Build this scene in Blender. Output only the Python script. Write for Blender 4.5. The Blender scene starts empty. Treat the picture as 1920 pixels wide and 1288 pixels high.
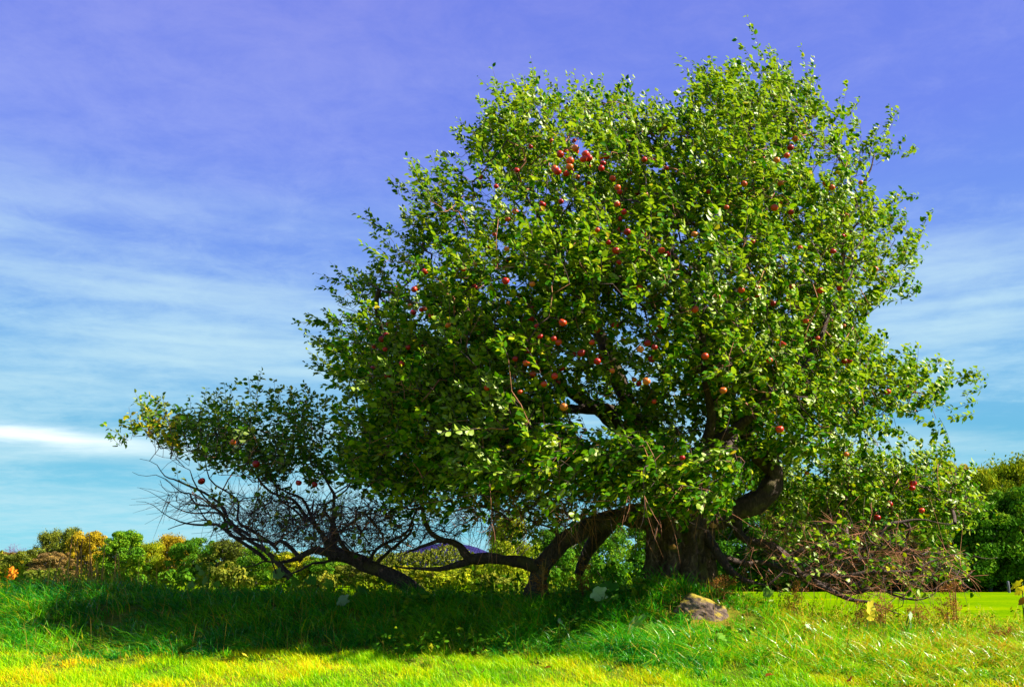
import bpy, math, random
import numpy as np
from mathutils import Vector, Matrix, Euler

# ------------------------------------------------------------------ scene, camera, light
SC = bpy.context.scene
COL = SC.collection
R = math.radians
F = 1663.0
TILT = math.atan(428.0 / F)
CZ = 1.6
cam_data = bpy.data.cameras.new('camera')
cam_data.sensor_width = 36.0
cam_data.lens = 36.0 * F / 1920.0
cam_data.clip_start = 0.05
cam_data.clip_end = 12000
cam = bpy.data.objects.new('camera', cam_data)
COL.objects.link(cam)
cam.location = (0, 0, CZ)
cam.rotation_euler = (math.pi / 2 + TILT, 0, 0)
SC.camera = cam

SUN_EL = R(42)
SUN_AZ_FRONT = R(12)      # the sun stands to the right, a little to the camera's side
sdir = Vector((math.cos(SUN_EL) * math.cos(SUN_AZ_FRONT), -math.cos(SUN_EL) * math.sin(SUN_AZ_FRONT), math.sin(SUN_EL)))
sun_data = bpy.data.lights.new('sun', 'SUN')
sun_data.energy = 5.0
sun_data.angle = R(0.5)
sun_data.color = (1.0, 0.93, 0.80)
sun = bpy.data.objects.new('sun', sun_data)
COL.objects.link(sun)
sun.location = sdir * 60
sun.rotation_euler = sdir.to_track_quat('Z', 'Y').to_euler()

SC.view_settings.view_transform = 'Standard'
SC.view_settings.look = 'None'
SC.view_settings.gamma = 1.0
SC.view_settings.exposure = 1.65
SC.view_settings.use_curve_mapping = False
SC.render.resolution_x = 1024
SC.render.resolution_y = 686


class NT:
    """tiny helper round a node tree"""
    def __init__(s, t):
        s.t = t
        s.n = t.nodes
        s.l = t.links

    def a(s, kind, ins=None, **kw):
        n = s.n.new(kind)
        for k, v in kw.items():
            setattr(n, k, v)
        for k, v in (ins or {}).items():
            if isinstance(v, bpy.types.NodeSocket):
                s.l.new(v, n.inputs[k])
            else:
                n.inputs[k].default_value = v
        return n

    def math(s, op, x, y=0.0, clamp=False):
        return s.a('ShaderNodeMath', {0: x, 1: y}, operation=op, use_clamp=clamp).outputs[0]

    def mix(s, f, x, y, mode='MIX'):
        n = s.a('ShaderNodeMix', data_type='RGBA', blend_type=mode, clamp_factor=True)
        for k, v in ((0, f), (6, x), (7, y)):
            if isinstance(v, bpy.types.NodeSocket):
                s.l.new(v, n.inputs[k])
            else:
                n.inputs[k].default_value = v if k == 0 else (tuple(v) + (1,))[:4]
        return n.outputs[2]

    def ramp(s, f, stops, interp='LINEAR'):
        n = s.a('ShaderNodeValToRGB', {0: f})
        n.color_ramp.interpolation = interp
        e = n.color_ramp.elements
        while len(e) < len(stops):
            e.new(0.5)
        for el, (p, c) in zip(e, stops):
            el.position = p
            el.color = (tuple(c) + (1,))[:4]
        return n.outputs[0]

    def sstep(s, x, lo, hi):
        n = s.a('ShaderNodeMapRange', {0: x, 1: lo, 2: hi, 3: 0.0, 4: 1.0}, interpolation_type='SMOOTHSTEP')
        return n.outputs[0]


# world: physical sky, tinted to this saturated afternoon, with cirrus
world = bpy.data.worlds.new('World')
SC.world = world
world.use_nodes = True
W = NT(world.node_tree)
W.n.clear()
sky = W.a('ShaderNodeTexSky', sky_type='NISHITA', sun_disc=False, sun_elevation=SUN_EL,
          sun_rotation=math.atan2(sdir.x, sdir.y), altitude=100, air_density=1.0, dust_density=0.6, ozone_density=3.0)
tc = W.a('ShaderNodeTexCoord')
sep = W.a('ShaderNodeSeparateXYZ', {0: tc.outputs['Generated']})
zz = sep.outputs['Z']
grad = W.ramp(W.math('MULTIPLY', zz, 1.0, True), [
    (0.00, (1.7, 4.7, 5.5)), (0.05, (1.35, 4.3, 5.5)), (0.13, (0.95, 3.3, 4.9)), (0.22, (1.25, 3.1, 5.4)),
    (0.32, (1.08, 2.15, 5.7)), (0.45, (1.05, 1.62, 5.6)), (0.60, (1.0, 1.42, 5.3)), (1.0, (0.6, 0.85, 3.6))])
base = W.mix(0.06, grad, sky.outputs[0])
# cirrus: noise on a plane high above, streaked
zc = W.math('ADD', W.math('MAXIMUM', zz, 0.0), 0.10)
px_ = W.math('DIVIDE', sep.outputs['X'], zc)
py_ = W.math('DIVIDE', sep.outputs['Y'], zc)
vec = W.a('ShaderNodeCombineXYZ', {0: px_, 1: py_, 2: 0.0}).outputs[0]
mp = W.a('ShaderNodeMapping', {0: vec, 2: (0, 0, R(-14)), 3: (0.75, 1.25, 1)})
n1 = W.a('ShaderNodeTexNoise', {0: mp.outputs[0], 'Scale': 0.9, 'Detail': 7.0, 'Roughness': 0.58, 'Distortion': 0.5}).outputs[0]
mp2 = W.a('ShaderNodeMapping', {0: vec, 1: (3.1, 1.2, 0), 2: (0, 0, R(8)), 3: (1.0, 2.6, 1)})
n2 = W.a('ShaderNodeTexNoise', {0: mp2.outputs[0], 'Scale': 1.6, 'Detail': 6.0, 'Roughness': 0.62, 'Distortion': 0.3}).outputs[0]
cl = W.math('ADD', W.math('MULTIPLY', n1, 0.65), W.math('MULTIPLY', n2, 0.35))
mo = W.a('ShaderNodeTexNoise', {0: vec, 'Scale': 7.0, 'Detail': 8.0, 'Roughness': 0.72, 'Distortion': 0.4}).outputs[0]
cl = W.math('ADD', cl, W.math('MULTIPLY', W.math('SUBTRACT', mo, 0.5), 0.42))
cl = W.math('ADD', cl, W.math('MULTIPLY', W.math('ARCTAN2', sep.outputs['X'], sep.outputs['Y']), -0.07))
cf = W.math('MULTIPLY', W.sstep(cl, 0.34, 0.72), 0.78)
ccol = W.ramp(zz, [(0.0, (3.1, 5.2, 5.7)), (0.25, (3.0, 4.7, 6.0)), (0.42, (2.1, 2.7, 5.9)), (0.58, (1.9, 2.1, 5.4)), (1.0, (1.2, 1.5, 4.2))])
skyc = W.mix(cf, base, ccol)
# long pale banks of stratus low over the horizon
az = W.math('ARCTAN2', sep.outputs['X'], sep.outputs['Y'])
bn = W.a('ShaderNodeTexNoise', {0: W.a('ShaderNodeCombineXYZ', {0: W.math('MULTIPLY', az, 1.6), 1: W.math('MULTIPLY', zz, 17.0), 2: 3.3}).outputs[0],
                                'Scale': 1.6, 'Detail': 5.0, 'Roughness': 0.5}).outputs[0]
bf = W.math('MULTIPLY', W.sstep(bn, 0.42, 0.78), W.math('MULTIPLY', W.sstep(zz, 0.03, 0.10), W.math('SUBTRACT', 1.0, W.sstep(zz, 0.24, 0.42))))
skyc = W.mix(W.math('MULTIPLY', bf, 0.7), skyc, (4.0, 5.6, 6.0))
# one bright narrow bank in the west (left of the tree)
zs = W.math('SUBTRACT', zz, W.math('ADD', 0.128, W.math('MULTIPLY', W.math('ADD', az, 0.45), -0.03)))
wob = W.math('MULTIPLY', W.math('SUBTRACT', n2, 0.5), 0.02)
g = W.math('DIVIDE', W.math('ADD', zs, wob), 0.0085)
gs = W.math('EXPONENT', W.math('MULTIPLY', W.math('MULTIPLY', g, g), -1.0))
gs = W.math('MULTIPLY', gs, W.math('SUBTRACT', 1.0, W.sstep(az, -0.50, -0.32)))
skyc = W.mix(W.math('MULTIPLY', gs, 0.9), skyc, (7.2, 7.9, 8.0))
bg = W.a('ShaderNodeBackground', {0: skyc, 1: 0.0505})
wo = W.a('ShaderNodeOutputWorld', {0: bg.outputs[0]})


# ------------------------------------------------------------------ helpers
def P(u, v, Y):
    """the point at distance Y (metres along +Y) seen at photo position u, v"""
    dx = (u - 960.0) / F
    dz = (644.0 - v) / F
    ct, st = math.cos(TILT), math.sin(TILT)
    fy = ct - dz * st
    k = Y / fy
    return np.array([dx * k, Y + 0 * k, CZ + (st + dz * ct) * k]) if np.isscalar(k) else \
        np.stack([dx * k, Y + 0 * k, CZ + (st + dz * ct) * k], -1)


def UV(p):
    """photo position of world points (N,3)"""
    p = np.asarray(p, float)
    ct, st = math.cos(TILT), math.sin(TILT)
    z = p[..., 2] - CZ
    f = p[..., 1] * ct + z * st
    up = -p[..., 1] * st + z * ct
    return 960 + F * p[..., 0] / f, 644 - F * up / f


def vnoise(x, y, z=0.0, seed=0):
    x, y, z = np.broadcast_arrays(np.asarray(x, float), np.asarray(y, float), np.asarray(z, float))
    xi, yi, zi = np.floor(x).astype(np.int64), np.floor(y).astype(np.int64), np.floor(z).astype(np.int64)
    fx, fy, fz = x - xi, y - yi, z - zi
    fx, fy, fz = fx * fx * (3 - 2 * fx), fy * fy * (3 - 2 * fy), fz * fz * (3 - 2 * fz)

    def h(a, b, c):
        n = (a * 374761393 + b * 668265263 + c * 2147483647 + seed * 144269) & 0xffffffff
        n = ((n ^ (n >> 13)) * 1274126177) & 0xffffffff
        n = (n ^ (n >> 16)) & 0xffff
        return n / 65535.0
    r = 0
    for dx in (0, 1):
        for dy in (0, 1):
            for dz in (0, 1):
                w = (fx if dx else 1 - fx) * (fy if dy else 1 - fy) * (fz if dz else 1 - fz)
                r = r + w * h(xi + dx, yi + dy, zi + dz)
    return r


def norm(v):
    return v / np.maximum(np.linalg.norm(v, axis=-1, keepdims=True), 1e-9)


def make_mesh(name, V, T, tint=None, smooth=False):
    V = np.ascontiguousarray(V, np.float32).reshape(-1, 3)
    T = np.ascontiguousarray(T, np.int32).reshape(-1, 3)
    me = bpy.data.meshes.new(name)
    me.vertices.add(len(V))
    me.vertices.foreach_set('co', V.ravel())
    me.loops.add(len(T) * 3)
    me.loops.foreach_set('vertex_index', T.ravel())
    me.polygons.add(len(T))
    me.polygons.foreach_set('loop_start', np.arange(0, len(T) * 3, 3, dtype=np.int32))
    me.polygons.foreach_set('loop_total', np.full(len(T), 3, np.int32))
    if smooth:
        me.polygons.foreach_set('use_smooth', np.ones(len(T), bool))
    if tint is not None:
        at = me.attributes.new('tint', 'FLOAT', 'POINT')
        at.data.foreach_set('value', np.ascontiguousarray(tint, np.float32).ravel())
    me.update(calc_edges=True)
    me.validate()
    return me


class Geo:
    def __init__(s):
        s.V, s.T, s.t, s.n = [], [], [], 0

    def add(s, V, T, tint=0.5):
        V = np.asarray(V, float).reshape(-1, 3)
        s.V.append(V)
        s.T.append(np.asarray(T, int).reshape(-1, 3) + s.n)
        s.t.append(np.broadcast_to(np.asarray(tint, float), (len(V),)))
        s.n += len(V)

    def tube(s, pts, rad, sides=5, tint=0.5, cap=True):
        pts = np.asarray(pts, float)
        rad = np.broadcast_to(np.asarray(rad, float), (len(pts),))
        n = len(pts)
        tan = np.gradient(pts, axis=0)
        tan = norm(tan)
        up = np.array([0.13, 0.21, 1.0])
        if abs(np.dot(norm(pts[-1] - pts[0]), norm(up))) > 0.85:
            up = np.array([1.0, 0.2, 0.1])
        a = norm(np.cross(tan, up))
        b = np.cross(tan, a)
        th = np.linspace(0, 2 * np.pi, sides, endpoint=False)
        ring = a[:, None] * np.cos(th)[None, :, None] + b[:, None] * np.sin(th)[None, :, None]
        V = (pts[:, None] + ring * rad[:, None, None]).reshape(-1, 3)
        i = np.arange(n - 1)[:, None] * sides
        j = np.arange(sides)[None]
        k = (j + 1) % sides
        T = np.stack([np.stack([i + j, i + k, i + sides + k], -1), np.stack([i + j, i + sides + k, i + sides + j], -1)], 2).reshape(-1, 3)
        if cap:
            e = (n - 1) * sides
            T = np.concatenate([T, [[e, e + q, e + q + 1] for q in range(1, sides - 1)]])
        s.add(V, T, tint)

    def mesh(s, name, smooth=False):
        return make_mesh(name, np.concatenate(s.V), np.concatenate(s.T), np.concatenate(s.t), smooth)


def link(name, me, mat=None, parent=None, label=None, cat=None, group=None, kind=None):
    o = bpy.data.objects.new(name, me)
    COL.objects.link(o)
    if mat is not None and me is not None:
        if len(me.materials) == 0:
            me.materials.append(mat)
        if me.materials[0] != mat:
            o.material_slots[0].link = 'OBJECT'
            o.material_slots[0].material = mat
    if parent is not None:
        o.parent = parent
    for k, v in (('label', label), ('category', cat), ('group', group), ('kind', kind)):
        if v:
            o[k] = v
    return o


def empty(name, loc, label, cat, group=None, rz=0.0, sc=1.0):
    o = bpy.data.objects.new(name, None)
    o.empty_display_size = 0.1
    COL.objects.link(o)
    o.location = loc
    o.rotation_euler = (0, 0, rz)
    o.scale = (sc, sc, sc)
    o['label'] = label
    o['category'] = cat
    if group:
        o['group'] = group
    return o


def spline(ctrl, step):
    """Catmull-Rom through control points (k columns), resampled about every step metres"""
    c = np.asarray(ctrl, float)
    c = np.concatenate([[2 * c[0] - c[1]], c, [2 * c[-1] - c[-2]]])
    out = []
    for i in range(1, len(c) - 2):
        p0, p1, p2, p3 = c[i - 1], c[i], c[i + 1], c[i + 2]
        m = max(2, int(np.linalg.norm(p2[:3] - p1[:3]) / step))
        t = np.linspace(0, 1, m, endpoint=False)[:, None]
        out.append(0.5 * (2 * p1 + (p2 - p0) * t + (2 * p0 - 5 * p1 + 4 * p2 - p3) * t ** 2 + (3 * p1 - p0 - 3 * p2 + p3) * t ** 3))
    out.append(c[-2][None])
    return np.concatenate(out)


# ------------------------------------------------------------------ materials
def new_mat(name):
    m = bpy.data.materials.new(name)
    m.use_nodes = True
    t = NT(m.node_tree)
    t.n.clear()
    return m, t


def surf(t, shader):
    o = t.a('ShaderNodeOutputMaterial')
    t.l.new(shader, o.inputs[0])


def bsdf(t, col, rough=0.6, bump=None, bs=0.3, bd=0.01, spec=0.5, **kw):
    ins = {'Base Color': col if isinstance(col, bpy.types.NodeSocket) else (tuple(col) + (1,))[:4], 'Roughness': rough, 'Specular IOR Level': spec}
    if bump is not None:
        ins['Normal'] = t.a('ShaderNodeBump', {'Strength': bs, 'Distance': bd, 'Height': bump}).outputs[0]
    ins.update(kw)
    return t.a('ShaderNodeBsdfPrincipled', ins).outputs[0]


def leafy(name, stops, under=None, trans=0.35, rough=0.4, gloss=0.12, tcol=(1.3, 1.4, 0.35), spread=0.0, patch=0.0):
    """thin leaf: diffuse + light passing through + waxy gloss; colour per leaf from 'tint'"""
    m, t = new_mat(name)
    at = t.a('ShaderNodeAttribute', attribute_name='tint').outputs['Fac']
    if spread:
        oi = t.a('ShaderNodeObjectInfo').outputs['Random']
        at = t.math('ADD', at, t.math('MULTIPLY', t.math('SUBTRACT', oi, 0.5), spread), True)
    if patch:
        g = t.a('ShaderNodeNewGeometry').outputs['Position']
        nz = t.a('ShaderNodeTexNoise', {0: g, 'Scale': 0.9, 'Detail': 3.0}).outputs[0]
        at = t.math('ADD', at, t.math('MULTIPLY', t.math('SUBTRACT', nz, 0.5), patch), True)
    c = t.ramp(at, stops)
    if under:
        bf = t.a('ShaderNodeNewGeometry').outputs['Backfacing']
        c = t.mix(t.math('MULTIPLY', bf, 0.75), c, under)
    d = t.a('ShaderNodeBsdfDiffuse', {0: c}).outputs[0]
    tr = t.a('ShaderNodeBsdfTranslucent', {0: t.mix(1.0, c, tcol, 'MULTIPLY')}).outputs[0]
    s1 = t.a('ShaderNodeMixShader', {0: trans, 1: d, 2: tr}).outputs[0]
    gl = t.a('ShaderNodeBsdfGlossy', {0: (1, 1, 1, 1), 1: rough}).outputs[0]
    fr = t.math('MULTIPLY', t.a('ShaderNodeFresnel', {0: 1.4}).outputs[0], gloss * 0.9, True)
    s2 = t.a('ShaderNodeMixShader', {0: fr, 1: s1, 2: gl}).outputs[0]
    surf(t, s2)
    return m


M = {}
M['leaf'] = leafy('apple_leaf', [(0.0, (0.010, 0.055, 0.001)), (0.4, (0.035, 0.135, 0.001)), (0.7, (0.12, 0.25, 0.001)), (0.90, (0.30, 0.37, 0.003)), (1.0, (0.40, 0.25, 0.010))],
                  under=(0.27, 0.36, 0.025), trans=0.32, rough=0.5, gloss=0.05)
M['leaf_yellowing'] = leafy('yellowing_apple_leaf', [(0.0, (0.03, 0.085, 0.004)), (0.45, (0.06, 0.17, 0.004)), (0.7, (0.20, 0.26, 0.006)), (1.0, (0.55, 0.36, 0.012))],
                            under=(0.22, 0.28, 0.05), trans=0.34, rough=0.42, gloss=0.08)
M['lawn'] = leafy('lawn_grass_blade', [(0.0, (0.035, 0.20, 0.001)), (0.35, (0.17, 0.45, 0.001)), (0.58, (0.38, 0.58, 0.001)), (0.8, (0.66, 0.55, 0.002)), (1.0, (0.66, 0.30, 0.01))],
                  trans=0.35, rough=0.5, gloss=0.04, tcol=(1.2, 1.3, 0.3))
M['tall_grass'] = leafy('long_grass_blade', [(0.0, (0.005, 0.13, 0.022)), (0.4, (0.035, 0.29, 0.004)), (0.7, (0.18, 0.45, 0.001)), (0.88, (0.40, 0.52, 0.003)), (1.0, (0.52, 0.30, 0.02))],
                        trans=0.32, rough=0.4, gloss=0.09, tcol=(1.2, 1.3, 0.35))
M['dry_grass'] = leafy('straw_blade', [(0.0, (0.20, 0.12, 0.02)), (0.5, (0.42, 0.25, 0.04)), (1.0, (0.62, 0.40, 0.08))], trans=0.2, rough=0.6, gloss=0.02, tcol=(1, 1, .6))
M['broad_leaf'] = leafy('broad_green_leaf', [(0.0, (0.03, 0.12, 0.015)), (0.5, (0.06, 0.20, 0.02)), (1.0, (0.13, 0.28, 0.02))], under=(0.2, 0.3, 0.13), trans=0.35, rough=0.4, gloss=0.08)
M['weed'] = leafy('weed_leaf', [(0.0, (0.02, 0.09, 0.006)), (0.45, (0.07, 0.19, 0.004)), (0.75, (0.24, 0.29, 0.005)), (1.0, (0.48, 0.33, 0.01))], trans=0.3, rough=0.5, gloss=0.05)
M['pale_leaf'] = leafy('pale_leaf_underside', [(0.0, (0.20, 0.32, 0.20)), (1.0, (0.34, 0.44, 0.26))], trans=0.15, rough=0.5, gloss=0.05, tcol=(1, 1, .8))
M['yellow_leaf'] = leafy('yellow_leaf', [(0.0, (0.45, 0.40, 0.02)), (1.0, (0.62, 0.50, 0.03))], trans=0.3, rough=0.5, gloss=0.04)
M['red_leaf'] = leafy('red_fallen_leaf', [(0.0, (0.45, 0.05, 0.015)), (1.0, (0.6, 0.14, 0.04))], trans=0.2, rough=0.5, gloss=0.05, tcol=(1, 1, 1))
M['brown_leaf'] = leafy('brown_dead_leaf', [(0.0, (0.20, 0.07, 0.015)), (1.0, (0.42, 0.17, 0.02))], trans=0.2, rough=0.6, gloss=0.03, tcol=(1, 1, 1))
M['seed'] = leafy('rusty_seed_head', [(0.0, (0.16, 0.06, 0.015)), (1.0, (0.45, 0.20, 0.03))], trans=0.25, rough=0.7, gloss=0.02, tcol=(1, 1, 1))


def bgmat(name, a, b, c):
    return leafy(name, [(0.0, a), (0.5, b), (1.0, c)], trans=0.25, rough=0.6, gloss=0.03, tcol=(1.1, 1.1, .4), spread=0.25, patch=0.9)


M['bg_green'] = bgmat('far_green_leaves', (0.024, 0.088, 0.005), (0.068, 0.189, 0.008), (0.230, 0.338, 0.011))
M['bg_dark'] = bgmat('far_dark_leaves', (0.016, 0.061, 0.004), (0.043, 0.142, 0.005), (0.162, 0.243, 0.008))
M['bg_olive'] = bgmat('far_olive_leaves', (0.061, 0.081, 0.014), (0.142, 0.176, 0.016), (0.297, 0.270, 0.020))
M['bg_yellow'] = bgmat('far_yellow_leaves', (0.08, 0.15, 0.006), (0.22, 0.29, 0.008), (0.50, 0.42, 0.012))
M['bg_gold'] = bgmat('far_golden_leaves', (0.16, 0.13, 0.010), (0.36, 0.26, 0.010), (0.60, 0.38, 0.015))
M['bg_orange'] = bgmat('far_orange_leaves', (0.405, 0.135, 0.016), (0.743, 0.243, 0.016), (0.878, 0.405, 0.027))
M['bg_brown'] = bgmat('far_brown_leaves', (0.101, 0.074, 0.034), (0.203, 0.128, 0.041), (0.324, 0.203, 0.041))


def bark(name, a, b, c, scale=1.0, bs=0.8, bd=0.02, moss=0.0):
    m, t = new_mat(name)
    g = t.a('ShaderNodeTexCoord').outputs['Object']
    mp = t.a('ShaderNodeMapping', {0: g, 3: (9 * scale, 9 * scale, 4.0 * scale)}).outputs[0]
    nz = t.a('ShaderNodeTexNoise', {0: mp, 'Scale': 1.6, 'Detail': 8.0, 'Roughness': 0.72, 'Distortion': 1.4}).outputs[0]
    nf = t.a('ShaderNodeTexNoise', {0: g, 'Scale': 60 * scale, 'Detail': 4.0}).outputs[0]
    col = t.ramp(nz, [(0.30, a), (0.52, b), (0.75, c)])
    if moss:
        gn = t.a('ShaderNodeNewGeometry').outputs['Position']
        mn = t.a('ShaderNodeTexNoise', {0: gn, 'Scale': 6.0, 'Detail': 4.0}).outputs[0]
        col = t.mix(t.math('MULTIPLY', t.sstep(mn, 0.52, 0.66), moss), col, (0.16, 0.15, 0.01))
    hh = t.math('ADD', nz, t.math('MULTIPLY', nf, 0.25))
    surf(t, bsdf(t, col, 0.85, hh, bs, bd, spec=0.25))
    return m


M['trunk'] = bark('furrowed_bark', (0.012, 0.007, 0.005), (0.11, 0.065, 0.04), (0.42, 0.27, 0.16), moss=0.5, bs=1.0, bd=0.05)
M['limb'] = bark('limb_bark', (0.014, 0.009, 0.008), (0.055, 0.035, 0.028), (0.16, 0.10, 0.07), scale=1.6, moss=0.25, bd=0.02)
M['twig'] = bark('twig_bark', (0.030, 0.018, 0.020), (0.075, 0.045, 0.040), (0.17, 0.11, 0.09), scale=3, bs=0.3)
M['lit_tone_twig'] = bark('lit_tone_twig_bark', (0.13, 0.040, 0.018), (0.34, 0.14, 0.065), (0.52, 0.30, 0.17), scale=3, bs=0.3)  # reddish bark made paler, sunlight on the twigs painted into the colour
M['far_wood'] = bark('far_tree_bark', (0.03, 0.025, 0.03), (0.09, 0.07, 0.07), (0.16, 0.13, 0.12), scale=0.3)
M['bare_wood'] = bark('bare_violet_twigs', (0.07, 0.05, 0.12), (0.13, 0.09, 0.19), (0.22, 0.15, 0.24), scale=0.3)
M['stalk'] = bark('dry_stalk', (0.20, 0.09, 0.02), (0.40, 0.20, 0.04), (0.60, 0.38, 0.10), scale=2, bs=0.2)
M['brown_stalk'] = bark('brown_stalk', (0.07, 0.025, 0.01), (0.16, 0.06, 0.015), (0.30, 0.13, 0.03), scale=2, bs=0.2)
M['green_stalk'] = bark('green_stalk', (0.04, 0.09, 0.01), (0.09, 0.16, 0.02), (0.16, 0.22, 0.03), scale=2, bs=0.1)

m, t = new_mat('apple_skin')
g = t.a('ShaderNodeTexCoord').outputs['Object']
oi = t.a('ShaderNodeObjectInfo').outputs['Random']
nz = t.a('ShaderNodeTexNoise', {0: g, 'Scale': 18.0, 'Detail': 3.0}).outputs[0]
f = t.math('ADD', t.math('MULTIPLY', nz, 0.5), t.math('MULTIPLY', oi, 0.55))
c = t.ramp(f, [(0.2, (0.20, 0.003, 0.002)), (0.5, (0.42, 0.008, 0.003)), (0.70, (0.52, 0.06, 0.006)), (0.9, (0.55, 0.26, 0.03))])
surf(t, bsdf(t, c, 0.38, spec=0.35))
M['apple'] = m

m, t = new_mat('mossy_rock')
geo = t.a('ShaderNodeNewGeometry')
nz = t.a('ShaderNodeTexNoise', {0: geo.outputs['Position'], 'Scale': 9.0, 'Detail': 9.0, 'Roughness': 0.65}).outputs[0]
c = t.ramp(nz, [(0.3, (0.035, 0.024, 0.02)), (0.5, (0.12, 0.08, 0.06)), (0.72, (0.30, 0.21, 0.16))])
nzz = t.a('ShaderNodeSeparateXYZ', {0: geo.outputs['Normal']}).outputs['Z']
mf = t.sstep(t.math('ADD', nzz, t.math('MULTIPLY', nz, 0.9)), 0.90, 1.20)
mc = t.mix(nz, (0.20, 0.20, 0.01), (0.33, 0.21, 0.02))
c = t.mix(t.math('MULTIPLY', mf, 0.9), c, mc)
surf(t, bsdf(t, c, 0.9, nz, 0.8, 0.05, spec=0.2))
M['rock'] = m

m, t = new_mat('ground_soil_and_turf')
pos = t.a('ShaderNodeNewGeometry').outputs['Position']
na = t.a('ShaderNodeTexNoise', {0: pos, 'Scale': 0.8, 'Detail': 5.0, 'Roughness': 0.6}).outputs[0]
nb = t.a('ShaderNodeTexNoise', {0: pos, 'Scale': 9.0, 'Detail': 6.0, 'Roughness': 0.7}).outputs[0]
near = t.ramp(t.math('ADD', t.math('MULTIPLY', na, 0.5), t.math('MULTIPLY', nb, 0.5)),
              [(0.35, (0.03, 0.035, 0.008)), (0.48, (0.07, 0.11, 0.008)), (0.58, (0.14, 0.13, 0.012)), (0.7, (0.22, 0.12, 0.02))])
mpf = t.a('ShaderNodeMapping', {0: pos, 3: (0.12, 0.35, 1)}).outputs[0]
nc = t.a('ShaderNodeTexNoise', {0: mpf, 'Scale': 1.0, 'Detail': 6.0, 'Roughness': 0.6}).outputs[0]
nd = t.a('ShaderNodeTexNoise', {0: pos, 'Scale': 3.0, 'Detail': 6.0, 'Roughness': 0.75}).outputs[0]
far = t.ramp(t.math('ADD', t.math('MULTIPLY', nc, 0.6), t.math('MULTIPLY', nd, 0.4)),
             [(0.38, (0.045, 0.12, 0.0005)), (0.5, (0.095, 0.19, 0.0005)), (0.62, (0.19, 0.25, 0.0005))])
yy = t.a('ShaderNodeSeparateXYZ', {0: pos}).outputs['Y']
c = t.mix(t.sstep(yy, 12.0, 17.0), near, far)
surf(t, bsdf(t, c, 0.95, nb, 0.6, 0.05, spec=0.0))
M['ground'] = m

m, t = new_mat('haze_tinted_hill')
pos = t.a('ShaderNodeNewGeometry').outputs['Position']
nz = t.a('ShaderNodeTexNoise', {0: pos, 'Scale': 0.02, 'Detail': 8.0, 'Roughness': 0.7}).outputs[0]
c = t.ramp(nz, [(0.3, (0.010, 0.011, 0.055)), (0.7, (0.030, 0.026, 0.10))])  # haze of the far air painted in as blue-violet base colour
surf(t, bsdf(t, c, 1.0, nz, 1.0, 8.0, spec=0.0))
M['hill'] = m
m, t = new_mat('weathered_post')
nz = t.a('ShaderNodeTexNoise', {0: t.a('ShaderNodeTexCoord').outputs['Object'], 'Scale': 8.0, 'Detail': 5.0}).outputs[0]
surf(t, bsdf(t, t.ramp(nz, [(0.3, (0.05, 0.05, 0.06)), (0.7, (0.13, 0.13, 0.16))]), 0.9))
M['post'] = m


# ------------------------------------------------------------------ ground
LY = [-60, -5, 0, 3, 7, 8, 9, 10.5, 13, 18, 30, 60, 200]
LZ = [-0.2, -0.05, 0.0, 0.30, 0.77, 0.90, 0.93, 0.93, 0.60, 0.15, 0.04, 0.0, 0.0]


def height(x, y):
    x = np.asarray(x, float)
    y = np.asarray(y, float)
    z = np.interp(y, LY, LZ)
    near = np.exp(-((y - 9) / 9.0) ** 2)
    bankA = 0.33 / (1 + np.exp((x - 2.9) / 0.28)) * (1 / (1 + np.exp(-(x + 7.4) / .9)) * .35 + .65)
    cen = 10.3 - 0.25 * np.exp(-((x - 1.6) / 1.4) ** 2)
    prof = np.exp(-(np.abs(y - cen) / 1.15) ** 2.4)
    bankA = bankA + 0.10 / (1 + np.exp((x + 2.6) / 0.5))
    z = z + bankA * prof
    z = z + 0.14 * np.exp(-((x - 1.75) / 0.9) ** 2 - ((y - 9.75) / 0.75) ** 2)
    z = z + near * (0.05 * (vnoise(x * 1.1, y * 1.1, 0, 3) - 0.5) + 0.04 * (vnoise(x * 3.1, y * 3.1, 0, 4) - 0.5))
    return z


def build_ground():
    def axis(lo, hi, parts):
        return np.unique(np.concatenate([np.arange(a, b, s) for a, b, s in parts] + [[hi]]))
    xs = axis(0, 6000, [(0, 11, 0.12), (11, 40, 1.2), (40, 200, 10), (200, 6000, 400)])
    xs = np.unique(np.concatenate([-xs, xs]))
    ys = axis(-300, 6000, [(-300, -20, 20), (-20, 4, 1), (4, 16, 0.12), (16, 40, 0.8), (40, 200, 8), (200, 6000, 300)])
    X, Y = np.meshgrid(xs, ys)
    Z = height(X, Y)
    nx, ny = len(xs), len(ys)
    V = np.stack([X, Y, Z], -1).reshape(-1, 3)
    i = (np.arange(ny - 1)[:, None] * nx + np.arange(nx - 1)[None]).ravel()
    T = np.concatenate([np.stack([i, i + 1, i + nx + 1], -1), np.stack([i, i + nx + 1, i + nx], -1)])
    me = make_mesh('ground', V, T, smooth=True)
    link('ground', me, M['ground'], kind='structure', label='grassy ground with a low bank under the apple tree and a flat green field beyond')


build_ground()


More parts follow.
